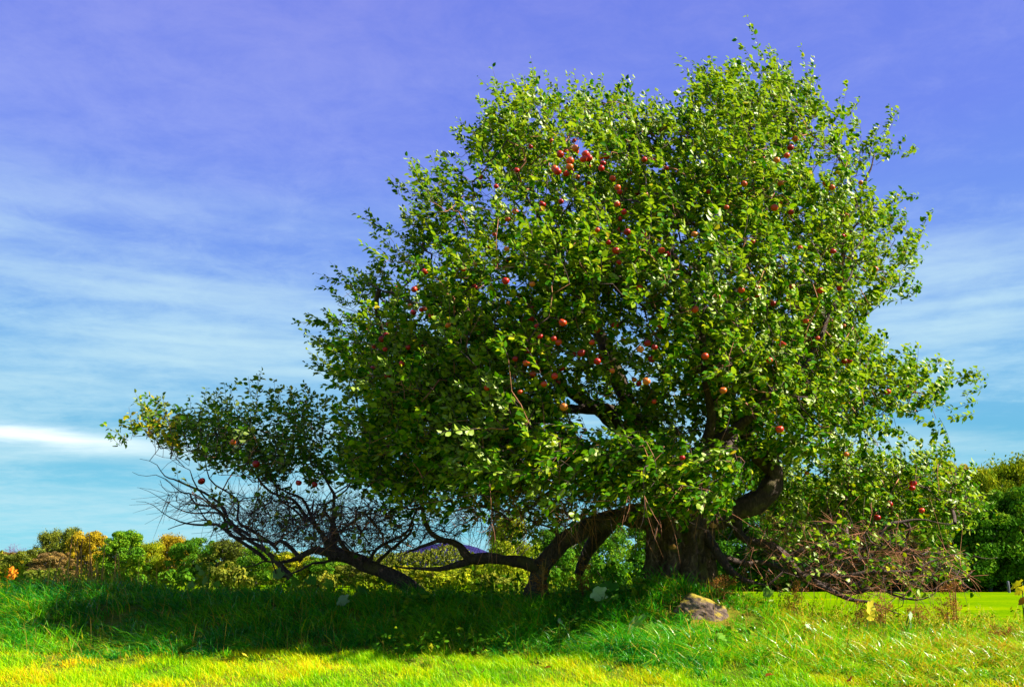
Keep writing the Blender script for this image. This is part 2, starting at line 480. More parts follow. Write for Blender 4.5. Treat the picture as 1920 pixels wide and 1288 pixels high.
def build_hill():
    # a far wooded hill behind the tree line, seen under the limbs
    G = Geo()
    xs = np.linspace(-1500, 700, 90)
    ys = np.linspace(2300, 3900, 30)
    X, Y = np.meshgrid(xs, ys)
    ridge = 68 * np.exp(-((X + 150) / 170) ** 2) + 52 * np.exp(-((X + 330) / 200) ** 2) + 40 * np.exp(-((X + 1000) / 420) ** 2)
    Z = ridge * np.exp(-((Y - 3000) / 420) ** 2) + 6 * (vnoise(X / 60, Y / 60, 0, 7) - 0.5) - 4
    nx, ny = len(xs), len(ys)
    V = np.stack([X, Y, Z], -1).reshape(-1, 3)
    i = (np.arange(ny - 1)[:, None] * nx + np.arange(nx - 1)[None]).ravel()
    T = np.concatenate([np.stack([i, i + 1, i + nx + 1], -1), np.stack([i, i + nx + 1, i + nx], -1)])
    link('hill', make_mesh('hill', V, T, smooth=True), M['hill'], kind='structure', label='distant wooded hill with violet haze painted into its colour, seen under the apple limbs')


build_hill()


# ------------------------------------------------------------------ leaves on a grid of numpy
def leaf_geo(pos, d, nrm, L, Wd, fold=0.35, curl=0.25):
    """8-vertex leaves: pos base (N,3), d direction, nrm face normal, L length, Wd width"""
    N = len(pos)
    d = norm(d)
    side = norm(np.cross(d, nrm))
    nn = np.cross(side, d)
    L = np.broadcast_to(L, (N,))[:, None]
    Wd = np.broadcast_to(Wd, (N,))[:, None]
    tp = [(0, 0, 0), (0.28, -0.45, 1), (0.66, -0.42, 1), (1, 0, 0), (0.66, 0.42, 1), (0.28, 0.45, 1), (0.50, 0, 0)]
    V = np.zeros((N, 7, 3))
    fo = np.broadcast_to(fold, (N,))[:, None]
    cu = np.broadcast_to(curl, (N,))[:, None]
    for k, (a, b, c) in enumerate(tp):
        V[:, k] = pos + d * (a * L) + side * (b * Wd) + nn * (c * fo * Wd * 0.5 - cu * L * a * a * 0.5)
    T0 = np.array([[0, 6, 1], [1, 6, 2], [2, 6, 3], [3, 6, 4], [4, 6, 5], [5, 6, 0]])
    T = (np.arange(N)[:, None, None] * 7 + T0[None]).reshape(-1, 3)
    return V.reshape(-1, 3), T


# ------------------------------------------------------------------ crown envelopes (shape of the tree in front view, given real depth)
def seg_dist(u, v, poly):
    p = np.asarray(poly, float)
    q = np.roll(p, -1, 0)
    u = np.asarray(u, float)[..., None]
    v = np.asarray(v, float)[..., None]
    ex, ey = q[:, 0] - p[:, 0], q[:, 1] - p[:, 1]
    t_ = np.clip(((u - p[:, 0]) * ex + (v - p[:, 1]) * ey) / (ex ** 2 + ey ** 2), 0, 1)
    dd = np.hypot(u - p[:, 0] - t_ * ex, v - p[:, 1] - t_ * ey).min(-1)
    c = ((p[:, 1] > v) != (q[:, 1] > v)) & (u < ex * (v - p[:, 1]) / np.where(np.abs(ey) < 1e-9, 1e-9, ey) + p[:, 0])
    inside = c.sum(-1) % 2 == 1
    return np.where(inside, dd, -dd)


MAIN = [(925, 195), (1000, 165), (1060, 185), (1150, 165), (1210, 205), (1262, 215), (1300, 165), (1330, 135), (1400, 125), (1440, 105), (1490, 150),
        (1525, 140), (1545, 200), (1590, 205), (1625, 250), (1680, 240), (1672, 290), (1620, 345), (1660, 395), (1725, 420), (1722, 480), (1700, 550),
        (1650, 590), (1635, 655), (1700, 675), (1760, 695), (1815, 715), (1800, 770), (1740, 785), (1690, 835), (1600, 865), (1480, 870), (1400, 875),
        (1300, 900), (1200, 895), (1100, 885), (1000, 905), (890, 925), (800, 935), (700, 900), (640, 850), (645, 780), (620, 700), (615, 640), (610, 580),
        (640, 535), (700, 500), (725, 440), (765, 375), (775, 335), (820, 310), (880, 255)]
MAIN_X = [p for p in MAIN[:29]] + [(1720, 860), (1650, 1150), (1000, 1150), (720, 1100), (660, 900)] + MAIN[40:]
RLOW = [(1430, 850), (1560, 855), (1700, 850), (1770, 860), (1825, 905), (1835, 965), (1770, 1000), (1690, 1020), (1560, 1010), (1440, 965)]
LLOW = [(228, 800), (265, 785), (300, 772), (380, 785), (430, 762), (470, 745), (510, 752), (560, 755), (620, 775), (690, 850), (720, 925), (600, 925),
        (500, 925), (400, 895), (330, 875), (262, 850)]
LBARE = [(255, 905), (330, 905), (450, 925), (700, 925), (820, 950), (900, 960), (900, 1000), (840, 1030), (720, 1045), (600, 1040), (500, 1035), (440, 1015), (340, 965)]
FLOW = [(840, 830), (900, 795), (1000, 780), (1120, 790), (1200, 800), (1300, 790), (1420, 840), (1400, 915), (1330, 945), (1230, 945), (1100, 910), (1000, 915), (900, 900)]
RMID = [(1330, 850), (1440, 840), (1560, 850), (1570, 950), (1470, 985), (1350, 940)]
LB = [(620, 780), (800, 700), (1000, 740), (1060, 800), (980, 930), (900, 975), (760, 975), (680, 930)]
UBARE = [(850, 900), (1000, 905), (1250, 895), (1380, 900), (1370, 970), (1250, 985), (1130, 975), (1040, 1005), (930, 1010), (870, 985)]
RBARE = [(1370, 985), (1500, 960), (1700, 980), (1820, 1040), (1825, 1085), (1710, 1130), (1600, 1120), (1480, 1095), (1390, 1070)]
HOLES = [(1690, 800, 28), (1745, 822, 32), (1652, 700, 16), (1195, 640, 26), (1120, 790, 38), (1160, 810, 22), (1095, 300, 18), (905, 395, 18), (800, 615, 24), (1060, 690, 22), (1200, 715, 20), (1330, 810, 22),
         (1545, 320, 20), (1080, 395, 14), (1190, 350, 10), (1600, 400, 16), (855, 455, 14), (1510, 880, 24), (690, 760, 18), (620, 860, 20), (1000, 775, 16),
         (1640, 640, 16), (1710, 800, 22), (905, 905, 22), (770, 850, 14), (1230, 620, 14), (955, 560, 14), (1420, 640, 12)]


def env(u, v, name):
    """(half depth, centre distance) of the crown where it is seen at u, v"""
    if name == 'MAIN':
        d = seg_dist(u, v, MAIN_X)
        k = np.clip(d / 360.0, 0, 1)
        return 3.0 * np.sqrt(1 - (1 - k) ** 2), 10.9 - 0.15 * k
    if name == 'FLOW':
        k = np.clip(seg_dist(u, v, FLOW) / 40.0, 0, 1)
        return 0.7 * np.sqrt(1 - (1 - k) ** 2), 8.7 + 0 * k
    if name == 'RMID':
        k = np.clip(seg_dist(u, v, RMID) / 40.0, 0, 1)
        return 0.7 * np.sqrt(1 - (1 - k) ** 2), 11.6 + 0 * k
    if name == 'LB':
        k = np.clip(seg_dist(u, v, LB) / 60.0, 0, 1)
        return 1.6 * np.sqrt(1 - (1 - k) ** 2), 10.2 + 0 * k
    if name == 'RLOW':
        k = np.clip(seg_dist(u, v, RLOW) / 90.0, 0, 1)
        return 0.9 * np.sqrt(1 - (1 - k) ** 2), 11.3 + 0 * k
    if name == 'LLOW':
        k = np.clip(seg_dist(u, v, LLOW) / 80.0, 0, 1)
        return 1.2 * np.sqrt(1 - (1 - k) ** 2), 11.0 + 0 * k
    if name == 'LBARE':
        k = np.clip(seg_dist(u, v, LBARE) / 60.0, 0, 1)
        return 1.3 * np.sqrt(1 - (1 - k) ** 2), 11.0 + 0 * k
    if name == 'UBARE':
        k = np.clip(seg_dist(u, v, UBARE) / 40.0, 0, 1)
        return 2.2 * np.sqrt(1 - (1 - k) ** 2), 10.3 + 0 * k
    k = np.clip(seg_dist(u, v, RBARE) / 60.0, 0, 1)
    return 1.1 * np.sqrt(1 - (1 - k) ** 2), 10.6 + 0 * k


def in_hole(u, v, grow=0):
    return any((u - a) ** 2 + (v - b) ** 2 < (r + grow) ** 2 for a, b, r in HOLES)


def clusters(rng, poly, name, n, mind, front=0.62, p=0.6):
    pl = np.array(poly)
    out = []
    tries = 0
    while len(out) < n and tries < n * 60:
        tries += 1
        u = rng.uniform(pl[:, 0].min(), pl[:, 0].max())
        v = rng.uniform(pl[:, 1].min(), pl[:, 1].max())
        if seg_dist(u, v, poly) < 12 or in_hole(u, v, 6):
            continue
        h, yc = env(u, v, name)
        s = rng.uniform() ** p
        s = -s if rng.uniform() < front else s
        q = P(u, v, float(yc + s * h))
        if name == 'MAIN' and float(vnoise(q[0] * 1.0, q[1] * 1.0, q[2] * 1.35, 97)) < 0.45:
            continue
        if out and (np.linalg.norm(np.array(out) - q, axis=1) < mind).any():
            continue
        out.append(q)
    return np.array(out)


class Skeleton:
    """wood grown to reach its leaf sites: nodes with a parent, every new path leaves from the nearest wood"""
    def __init__(s, rng):
        s.rng = rng
        s.p = np.zeros((60000, 3))
        s.par = np.full(60000, -1)
        s.len = np.zeros(60000)
        s.fixed = np.zeros(60000)
        s.n = 0
        s.paths = []

    def add(s, p, par, fixed=0.0):
        i = s.n
        s.p[i] = p
        s.par[i] = par
        s.fixed[i] = fixed
        s.len[i] = 0 if par < 0 else s.len[par] + np.linalg.norm(p - s.p[par])
        s.n += 1
        return i

    def limb(s, pts, rad):
        start = -1
        if s.n:
            d = np.linalg.norm(s.p[:s.n] - pts[0], axis=1)
            start = int(d.argmin())
        par = start
        for p, r in zip(pts, rad):
            par = s.add(p, par, r)

    def grow(s, q, kind, seg=0.16, wob=0.10, sag=0.12, minfix=0.0, pen=0.12):
        d = np.linalg.norm(s.p[:s.n] - q, axis=1)
        c = d + pen * s.len[:s.n]
        i = int(c.argmin())
        a = s.p[i].copy()
        D = np.linalg.norm(q - a)
        m = max(1, int(round(D / seg)))
        ids = [i]
        par = i
        off = s.rng.normal(0, 1, 3) * wob * D
        off[2] += sag * D
        prev = s.rng.normal(0, 1, 3) * 0
        for k in range(1, m + 1):
            t_ = k / m
            prev = 0.6 * prev + s.rng.normal(0, 1, 3) * 0.018
            b = a + (q - a) * t_ + off * 4 * t_ * (1 - t_) + prev * (1 if k < m else 0)
            par = s.add(b, par)
            ids.append(par)
        s.paths.append((kind, ids))
        return par

    def radii(s, tip=0.0028, ex=2.35, cap=0.07):
        r = np.zeros(s.n)
        acc = np.zeros(s.n)
        for i in range(s.n - 1, -1, -1):
            r[i] = max(acc[i], tip ** ex)
            if s.par[i] >= 0:
                acc[s.par[i]] += r[i]
        s.r = np.minimum(r ** (1 / ex), cap)
        s.r = np.where(s.fixed[:s.n] > 0, s.fixed[:s.n], s.r)


def grow_tree(root, seed, limbs, regions, leafmat, max_branch, windx, sprays):
    """limbs: list of (ctrl [(u,v,Y,rpx)], name). regions: (poly, name, clusters, sites per cluster, spread, leaves per shoot)"""
    rng = np.random.default_rng(seed)
    S = Skeleton(rng)
    for ctrl in limbs:
        pts = np.array([list(P(u, v, Y)) + [r / F * Y] for u, v, Y, r in ctrl])
        sp = spline(pts, 0.09)
        wob = np.stack([vnoise(sp[:, 0] * 3, sp[:, 1] * 3, sp[:, 2] * 3, q) - 0.5 for q in (11, 12, 13)], -1)
        k = np.clip(np.arange(len(sp)) / 6.0, 0, 1)[:, None] * np.clip((len(sp) - 1 - np.arange(len(sp))) / 3.0, 0, 1)[:, None]
        sp[:, :3] += wob * (0.16 if windx > 0.5 else 0.30) * k * np.clip(0.03 / sp[:, 3:4], 0.25, 1)
        rr = sp[:, 3] * (1 + 0.22 * (vnoise(np.arange(len(sp)) * 0.45, sp[0, 0] * 9, 0, 5) - 0.5))
        if sp[-1, 3] < 6.5 / F * 10 and len(sp) > 8:
            f_ = np.linspace(0, 1, len(sp))
            rr = rr * np.interp(f_, [0, 0.55, 1], [1, 0.85, 0.30])
        S.limb(sp[:, :3], rr)
        G = Geo()
        # knots and swellings along the limb
        sides = 12 if sp[:, 3].max() > 0.05 else 8
        G.tube(sp[:, :3], rr, sides)
        V = np.concatenate(G.V)
        if sp[:, 3].max() > 0.03:
            nn = (vnoise(V[:, 0] * 14, V[:, 1] * 14, V[:, 2] * 9, 21) - 0.5)
            cen = np.repeat(sp[:, :3], sides, 0)
            V[:len(cen)] += (V[:len(cen)] - cen) * (0.5 * nn[:len(cen), None])
        G.V = [V]
        link('limb', G.mesh('limb', True), M['limb'], root)
    # clusters
    shoots = []
    sites_all = []
    order = []
    for poly, name, nc, ns, spread, nl, mind, front in regions:
        for c in clusters(rng, poly, name, nc, mind, front):
            order.append((c, poly, name, ns, spread, nl))
    cs = np.array([o[0] for o in order])
    dl = np.array([np.linalg.norm(S.p[:S.n] - c, axis=1).min() for c in cs])
    for k in np.argsort(dl):
        c, poly, name, ns, spread, nl = order[k]
        bare = nl == 0
        S.grow(c, 'branch', seg=0.15, wob=0.09, sag=0.10 if name != 'UBARE' else 0.05)
        m = rng.poisson(ns)
        for _ in range(m):
            q = c + rng.normal(0, 1, 3) * np.array([1, 1, 0.72]) * spread
            u, v = UV(q)
            sd = seg_dist(u, v, poly)
            if sd < (14 if name == 'MAIN' else 5) or (in_hole(float(u), float(v)) and rng.uniform() < 0.93):
                continue
            par = S.grow(q, 'twig', seg=0.14, wob=0.10, sag=0.06, pen=0.02)
            dirn = norm(S.p[par] - S.p[S.par[par]] + 1e-6)
            sites_all.append((q, dirn, nl, name, sd))
    custom = {}
    for (u0, v0, u1, v1) in sprays:
        Yd = (10.7 if windx > 0.5 else 10.9) + rng.uniform(-0.5, 0.5)
        q0, q1 = P(u0, v0, Yd), P(u1, v1, Yd)
        q1 = q0 + (q1 - q0) * 1.12
        S.grow(q0, 'twig', seg=0.14, wob=0.08, sag=0.05, pen=0.02)
        for kk in range(4):
            f = (0.0, 0.0, 0.3, 0.5)[kk]
            qs = q0 + (q1 - q0) * f + rng.normal(0, 0.02 + 0.05 * (kk > 0), 3)
            de = (q1 - q0) * (1.0, 0.75, 0.55, 0.4)[kk] + rng.normal(0, 0.03 + 0.07 * (kk > 0), 3)
            sites_all.append((qs, norm(de), 15, 'SPRAY', 0.0))
            custom[len(sites_all) - 1] = de
    S.radii()
    # branches: the thick ones as parts, the rest joined
    br = [(S.r[ids[1]] if len(ids) > 1 else 0, ids) for kind, ids in S.paths if kind == 'branch']
    br.sort(key=lambda x: -x[0])
    for r0, ids in br[:max_branch]:
        G = Geo()
        rr = S.r[ids].copy()
        rr[0] = rr[min(1, len(rr) - 1)]
        G.tube(S.p[ids], rr, 6)
        link('branch', G.mesh('branch', True), M['limb'] if r0 > 0.02 else M['twig'], root)
    G = Geo()
    Gp = Geo()
    for r0, ids in br[max_branch:]:
        rr = S.r[ids].copy()
        rr[0] = rr[min(1, len(rr) - 1)]
        G.tube(S.p[ids], rr, 4)
    for kind, ids in S.paths:
        if kind == 'twig':
            rr = S.r[ids].copy()
            rr[0] = rr[min(1, len(rr) - 1)]
            pale = rng.uniform() < 0.35
            (Gp if pale else G).tube(S.p[ids], rr, 3)
    # shoots and leaves
    LP, LD, LN, LL, LW, LT, LF = [], [], [], [], [], [], []
    cen = np.array([1.9, 10.8, 4.2]) if windx else np.array([-3.2, 11, 2.2])
    for si, (q, dirn, nl, name, sd) in enumerate(sites_all):
        u, v = UV(q)
        out = norm(q - cen)
        bare = nl == 0
        if bare:
            # bare spur twigs
            for _ in range(rng.integers(2, 5)):
                d = norm(dirn * 0.9 + out * 0.35 + rng.normal(0, 1, 3) * 0.42 + np.array([0, 0, -0.25 if name == 'UBARE' else 0.05]))
                L = rng.uniform(0.14, 0.42)
                bend = rng.normal(0, 1, 3) * 0.25
                tt = np.linspace(0, 1, 4)[:, None]
                pts = q + d * L * tt + bend * L * tt ** 2
                (Gp if rng.uniform() < (0.12 if name == 'LBARE' else 0.8 if name == 'RBARE' else 0.5) else G).tube(pts, np.linspace(0.0032, 0.0014, 4), 3)
            continue
        edge = float(np.clip(1 - sd / 60.0, 0, 1))
        top = float(out[2])
        d = norm(dirn * 0.35 + out * (0.35 + 0.5 * edge) + np.array([0, 0, 0.65 + 0.25 * edge]) + rng.normal(0, 1, 3) * 0.42)
        if name == 'FLOW' or (v > 820 and name == 'MAIN'):
            d = norm(out * 0.6 + np.array([-0.5, -0.2, -0.15]) + rng.normal(0, 1, 3) * 0.4)
        L = rng.uniform(0.16, 0.34) + 0.20 * edge * rng.uniform(0, 1) ** 1.5
        if name == 'LLOW':
            d = norm(np.array([-0.1, 0, 1.0]) + rng.normal(0, 1, 3) * 0.28)
            L = rng.uniform(0.12, 0.28) + 0.22 * edge * rng.uniform()
        if name == 'SPRAY':
            L = float(np.linalg.norm(custom[si]))
            d = custom[si] / L
        windk = windx * (0.55 + 0.45 * np.clip((u - 800) / 700, 0, 1))
        tt = np.linspace(0, 1, 5)[:, None]
        pts = q + d * L * tt + np.array([-0.22 * windk, 0, -0.02]) * L * tt ** 2
        G.tube(pts, np.linspace(0.0032, 0.0014, 5), 3)
        n = int(max(4, nl * (0.6 + 0.4 * L / 0.3) * rng.uniform(0.75, 1.25)))
        ts = np.sort(rng.uniform(0.05, 1.0, n))
        ph = rng.uniform(0, 6.28)
        flip = -1.0 if rng.uniform() < 0.10 + 0.55 * (vnoise(q[0] * 1.7, q[1] * 1.7, q[2] * 1.7, 95) > 0.62) else 1.0
        for k, t_ in enumerate(ts):
            b = q + d * L * t_ + np.array([-0.22 * windk, 0, -0.02]) * L * t_ ** 2
            a = ph + k * 2.4
            e1 = norm(np.cross(d, [0.3, 0.5, 0.2]))
            e2 = np.cross(d, e1)
            rad = e1 * math.cos(a) + e2 * math.sin(a)
            ld = rad * 0.75 + d * 0.55 + np.array([-0.95 * windk, 0.05, -0.10 - 0.15 * (1 - windk)]) + rng.normal(0, 1, 3) * 0.22
            ld = norm(ld)
            nn = norm(np.array([0.35, -0.45, 0.8]) + rng.normal(0, 1, 3) * 0.5) * flip
            LP.append(b + ld * 0.012)
            LD.append(ld)
            LN.append(nn)
            s_ = rng.uniform(0.55, 1.3) * (0.75 + 0.25 * (1 - t_))
            LL.append(0.077 * s_)
            LW.append(0.052 * s_ * rng.uniform(0.85, 1.1))
            tv = np.clip(rng.normal(0.50, 0.25), 0, 0.92)
            if rng.uniform() < 0.03:
                tv = rng.uniform(0.85, 1.0)
            if name == 'LLOW':
                tv = rng.uniform(0.75, 1.0) if (u < 340 and v > 800 and rng.uniform() < 0.6) else np.clip(rng.normal(0.25, 0.15), 0, .7)
            LT.append(tv)
            LF.append(rng.uniform(0.15, 0.6))
    LP, LD, LN = np.array(LP), np.array(LD), np.array(LN)
    LL, LW, LT, LF = map(np.array, (LL, LW, LT, LF))
    G_tw = G.mesh('twigs', False)
    link('twigs', G_tw, M['twig'], root, kind='stuff')
    if Gp.n:
        link('twigs', Gp.mesh('lit_tone_twigs', False), M['lit_tone_twig'], root, kind='stuff', label='reddish twigs with sunlight painted into a paler bark colour')
    # the 300 leaves that show largest: nearest to the viewer's side, at the outside of the crown
    uu, vv = UV(LP)
    score = LL / LP[:, 1]
    cand = np.argsort(-score)[:3000]
    grid = {}
    big = []
    for i in cand:
        key = (int(uu[i] // 26), int(vv[i] // 26))
        if grid.get(key, 0) >= 1:
            continue
        grid[key] = 1
        big.append(i)
        if len(big) >= 300:
            break
    big = np.array(big)
    mask = np.ones(len(LP), bool)
    mask[big] = False
    V, T = leaf_geo(LP[mask], LD[mask], LN[mask], LL[mask], LW[mask], LF[mask])
    link('foliage', make_mesh('foliage', V, T, np.repeat(LT[mask], 7)), leafmat, root, kind='stuff')
    protos = []
    for k in range(8):
        V, T = leaf_geo(np.zeros((1, 3)), np.array([[1.0, 0, 0]]), np.array([[0, 0, 1.0]]), 1.0, 0.64, 0.15 + 0.06 * k, 0.1 + 0.05 * k)
        protos.append(make_mesh('leaf', V, T, np.full(7, 0.15 + 0.085 * k)))
    for k, i in enumerate(big):
        me = protos[k % 8]
        o = link('leaf', me, leafmat, root)
        x = LD[i]
        y = -norm(np.cross(x, LN[i]))
        z = np.cross(x, y)
        mt = Matrix(((x[0], y[0], z[0], LP[i][0]), (x[1], y[1], z[1], LP[i][1]), (x[2], y[2], z[2], LP[i][2]), (0, 0, 0, 1)))
        o.matrix_world = mt @ Matrix.Scale(float(LL[i]), 4)
    print('tree', root.name, 'sites', len(sites_all), 'leaves', len(LP), 'nodes', S.n)
    return S


# ------------------------------------------------------------------ the old apple tree
TR = P(1268, 1094, 10.5)
tree = empty('apple_tree', (0, 0, 0), 'huge old apple tree with windblown leaves, many red apples and a thick furrowed trunk', 'tree')


def build_trunk():
    nz, na = 60, 120
    th = np.linspace(0, 2 * np.pi, na, endpoint=False)
    z0 = TR[2] - 0.28
    H = 1.30
    V = []
    for k in range(nz + 1):
        t_ = k / nz
        z = z0 + H * t_
        flare = 1 + 0.62 * math.exp(-t_ * 6.0) + 0.16 * max(0, t_ - 0.70)
        Rx = 0.345 * flare
        cx = TR[0] + 0.05 * t_ - 0.02 + 0.04 * math.sin(t_ * 3)
        r = 1 + 0.11 * np.cos(5 * th + 0.6 + 0.9 * t_) + 0.07 * np.cos(9 * th - 1.5 * t_ + 1) + 0.04 * np.cos(17 * th + 2.2 * t_)
        # the deep crease between the two stems grown together, facing the viewer
        for ang, w, dp in ((-math.pi / 2 + 0.05, 0.20, 0.52), (0.5, 0.2, 0.2), (2.4, 0.2, 0.2), (-2.35, 0.12, 0.16), (-0.9, 0.10, 0.15)):
            dd = np.angle(np.exp(1j * (th - ang - 0.25 * (t_ - 0.5))))
            r = r - dp * np.exp(-(dd / w) ** 2)
        cx_, sx_ = np.cos(th), np.sin(th)
        r = r + 0.22 * (vnoise(cx_ * 7 + 20, sx_ * 7 + 20, z * 3.2, 31) - 0.5) + 0.15 * (vnoise(cx_ * 24 + 50, sx_ * 24 + 50, z * 5, 33) - 0.5)
        if t_ > 0.9:
            r = r * (1 - (t_ - 0.9) * 3.5)
        V.append(np.stack([cx + Rx * r * cx_, TR[1] + 0.30 / 0.345 * Rx * r * sx_, np.full(na, z) + 0.05 * r * (t_ > 0.9)], -1))
    V = np.array(V).reshape(-1, 3)
    i = np.arange(nz)[:, None] * na
    j = np.arange(na)[None]
    kx = (j + 1) % na
    T = np.stack([np.stack([i + j, i + kx, i + na + kx], -1), np.stack([i + j, i + na + kx, i + na + j], -1)], 2).reshape(-1, 3)
    top = np.array([[V[-na:, 0].mean(), V[-na:, 1].mean(), V[-na:, 2].mean() + 0.08]])
    e = nz * na
    T = np.concatenate([T, np.stack([e + j[0], e + kx[0], np.full(na, len(V))], -1)])
    V = np.concatenate([V, top])
    tr = link('trunk', make_mesh('trunk', V, T, smooth=True), M['trunk'], tree)
    # shelf fungus and a stub of broken limb
    for (u, v, y, w) in ((1262, 1025, 10.12, 0.055), (1337, 985, 10.2, 0.05)):
        c = P(u, v, y)
        G = Geo()
        th2 = np.linspace(0, 2 * np.pi, 10, endpoint=False)
        for s_, h_ in ((0.2, 0.03), (1.0, 0.0), (0.6, -0.025)):
            G.V.append(np.stack([c[0] + w * s_ * np.cos(th2), c[1] + w * s_ * np.sin(th2), c[2] + h_ + 0 * th2], -1))
        VV = np.concatenate(G.V)
        TT = []
        for a in (0, 10):
            for q in range(10):
                b = (q + 1) % 10
                TT += [[a + q, a + b, a + 10 + b], [a + q, a + 10 + b, a + 10 + q]]
        TT += [[0, q, q + 1] for q in range(1, 9)] + [[20, 20 + q + 1, 20 + q] for q in range(1, 9)]
        link('shelf_fungus', make_mesh('shelf_fungus', VV, np.array(TT), np.full(30, 0.8), True), M['stalk'], tree)


build_trunk()
LIMBS = [
    # arching limb down to the ground on the left
    [(1255, 985, 10.5, 30), (1200, 968, 10.4, 23), (1130, 978, 10.3, 16), (1070, 1003, 10.2, 14.5), (1030, 1042, 10.2, 14), (1010, 1080, 10.2, 17), (1006, 1125, 10.2, 24)],
    [(1150, 972, 10.4, 16), (1120, 1005, 10.6, 13), (1100, 1035, 10.8, 11), (1085, 1075, 10.9, 8)],
    [(1015, 1066, 10.2, 12), (965, 1051, 10.1, 11), (915, 1049, 10.1, 10), (878, 1050, 10.1, 11), (864, 1026, 10.1, 9), (840, 1016, 10.1, 8), (800, 1019, 10.1, 6), (755, 1040, 10.2, 4)],
    [(880, 1052, 10.1, 7), (840, 1062, 10.2, 6), (790, 1068, 10.2, 4), (740, 1060, 10.3, 3)],
    [(838, 1016, 10.1, 6), (812, 1002, 10.1, 5), (795, 975, 10.0, 4), (790, 930, 9.9, 3)],
    # risers
    [(1240, 985, 10.5, 36), (1222, 900, 10.6, 26), (1205, 840, 10.7, 22), (1180, 770, 10.8, 19), (1130, 640, 10.8, 15), (1095, 560, 10.7, 12), (1080, 480, 10.5, 10), (1105, 400, 10.2, 9), (1103, 350, 10.0, 7), (1085, 300, 9.9, 4)],
    [(1103, 405, 10.2, 7), (1140, 375, 10.1, 5), (1180, 320, 10.0, 3.5)],
    [(1098, 555, 10.7, 8), (1050, 470, 10.2, 7), (1000, 400, 9.8, 5), (960, 300, 9.8, 3.5)],
    [(1290, 985, 10.5, 34), (1300, 900, 10.4, 26), (1350, 800, 10.5, 20), (1345, 650, 10.8, 16), (1400, 500, 11.0, 12), (1440, 350, 11.0, 9), (1455, 220, 11.0, 5)],
    [(1345, 660, 10.8, 12), (1280, 520, 11.3, 9), (1230, 380, 11.4, 7), (1190, 260, 11.2, 4)],
    [(1310, 975, 10.5, 26), (1380, 955, 10.4, 20), (1432, 935, 10.3, 20), (1448, 890, 10.3, 17), (1444, 850, 10.3, 15), (1468, 834, 10.25, 12)],
    [(1442, 880, 10.3, 12), (1408, 840, 10.3, 11), (1400, 760, 10.3, 10), (1470, 640, 10.4, 9), (1560, 520, 10.6, 8), (1600, 400, 10.8, 7), (1640, 290, 10.9, 4)],
    [(1402, 760, 10.3, 8), (1530, 730, 10.4, 7), (1650, 715, 10.6, 5), (1780, 720, 10.7, 3)],
    [(1205, 835, 10.7, 14), (1080, 740, 10.3, 12), (940, 640, 10.1, 10), (800, 580, 10.4, 7), (690, 530, 10.7, 4)],
    [(1230, 930, 10.3, 16), (1150, 860, 9.4, 12), (1040, 830, 8.8, 9), (930, 840, 8.5, 6), (850, 870, 8.5, 3)],
    [(1300, 940, 10.2, 16), (1320, 840, 9.3, 12), (1330, 720, 8.7, 9), (1300, 560, 8.5, 7), (1270, 420, 8.8, 4)],
    [(1320, 840, 9.3, 10), (1430, 760, 8.9, 8), (1530, 640, 8.9, 6), (1600, 500, 9.4, 4)],
    [(1180, 770, 10.8, 12), (1000, 760, 9.6, 9), (860, 720, 9.2, 7), (740, 720, 9.8, 4)],
    [(1250, 900, 10.7, 16), (1200, 820, 12.0, 12), (1120, 640, 13.0, 9), (1040, 450, 12.9, 5)],
    [(1300, 900, 10.7, 16), (1420, 780, 12.2, 12), (1500, 600, 12.9, 8), (1560, 450, 12.5, 4)],
    # low right
    [(1384, 958, 10.4, 9), (1386, 1000, 10.4, 8), (1430, 1019, 10.35, 9), (1475, 1042, 10.3, 9), (1505, 1078, 10.2, 9), (1530, 1098, 10.1, 8), (1590, 1115, 10.1, 6), (1690, 1152, 10.1, 3)],
    [(1478, 1046, 10.3, 5), (1530, 1024, 10.2, 5), (1620, 1022, 10.2, 4), (1660, 985, 10.2, 4), (1720, 980, 10.3, 3), (1790, 981, 10.3, 2)],
    [(1495, 1080, 10.2, 5), (1560, 1080, 10.1, 5), (1640, 1068, 10.1, 4), (1700, 1060, 10.1, 3), (1790, 1045, 10.1, 2), (1870, 1045, 10.1, 1.2)],
    [(1505, 1080, 10.2, 5), (1560, 1098, 10.3, 4), (1600, 1108, 10.3, 4), (1650, 1103, 10.2, 3), (1720, 1120, 10.2, 2.2), (1790, 1080, 10.2, 1.5)],
    [(1320, 1000, 10.4, 11), (1345, 1035, 10.2, 9), (1372, 1072, 10.1, 8), (1400, 1092, 10.0, 7), (1440, 1097, 9.95, 5)],
    [(1325, 1000, 10.4, 9), (1330, 1040, 10.4, 7), (1390, 1050, 10.7, 6), (1480, 1070, 11.0, 4), (1600, 1060, 11.2, 2)],
]
REG = [
    (MAIN, 'MAIN', 640, 15, 0.25, 19, 0.20, 0.66),
    (FLOW, 'FLOW', 62, 12, 0.24, 14, 0.16, 0.6),
    (RMID, 'RMID', 26, 12, 0.24, 13, 0.16, 0.5),
    (LB, 'LB', 66, 13, 0.26, 15, 0.2, 0.6),
    (RLOW, 'RLOW', 80, 12, 0.22, 13, 0.18, 0.6),
    (UBARE, 'UBARE', 85, 7, 0.26, 0, 0.16, 0.7),
    (RBARE, 'RBARE', 55, 8, 0.26, 0, 0.2, 0.6),
    (UBARE, 'UBARE', 75, 5, 0.22, 9, 0.14, 0.6),
    (RBARE, 'RBARE', 30, 5, 0.22, 7, 0.16, 0.6),
]
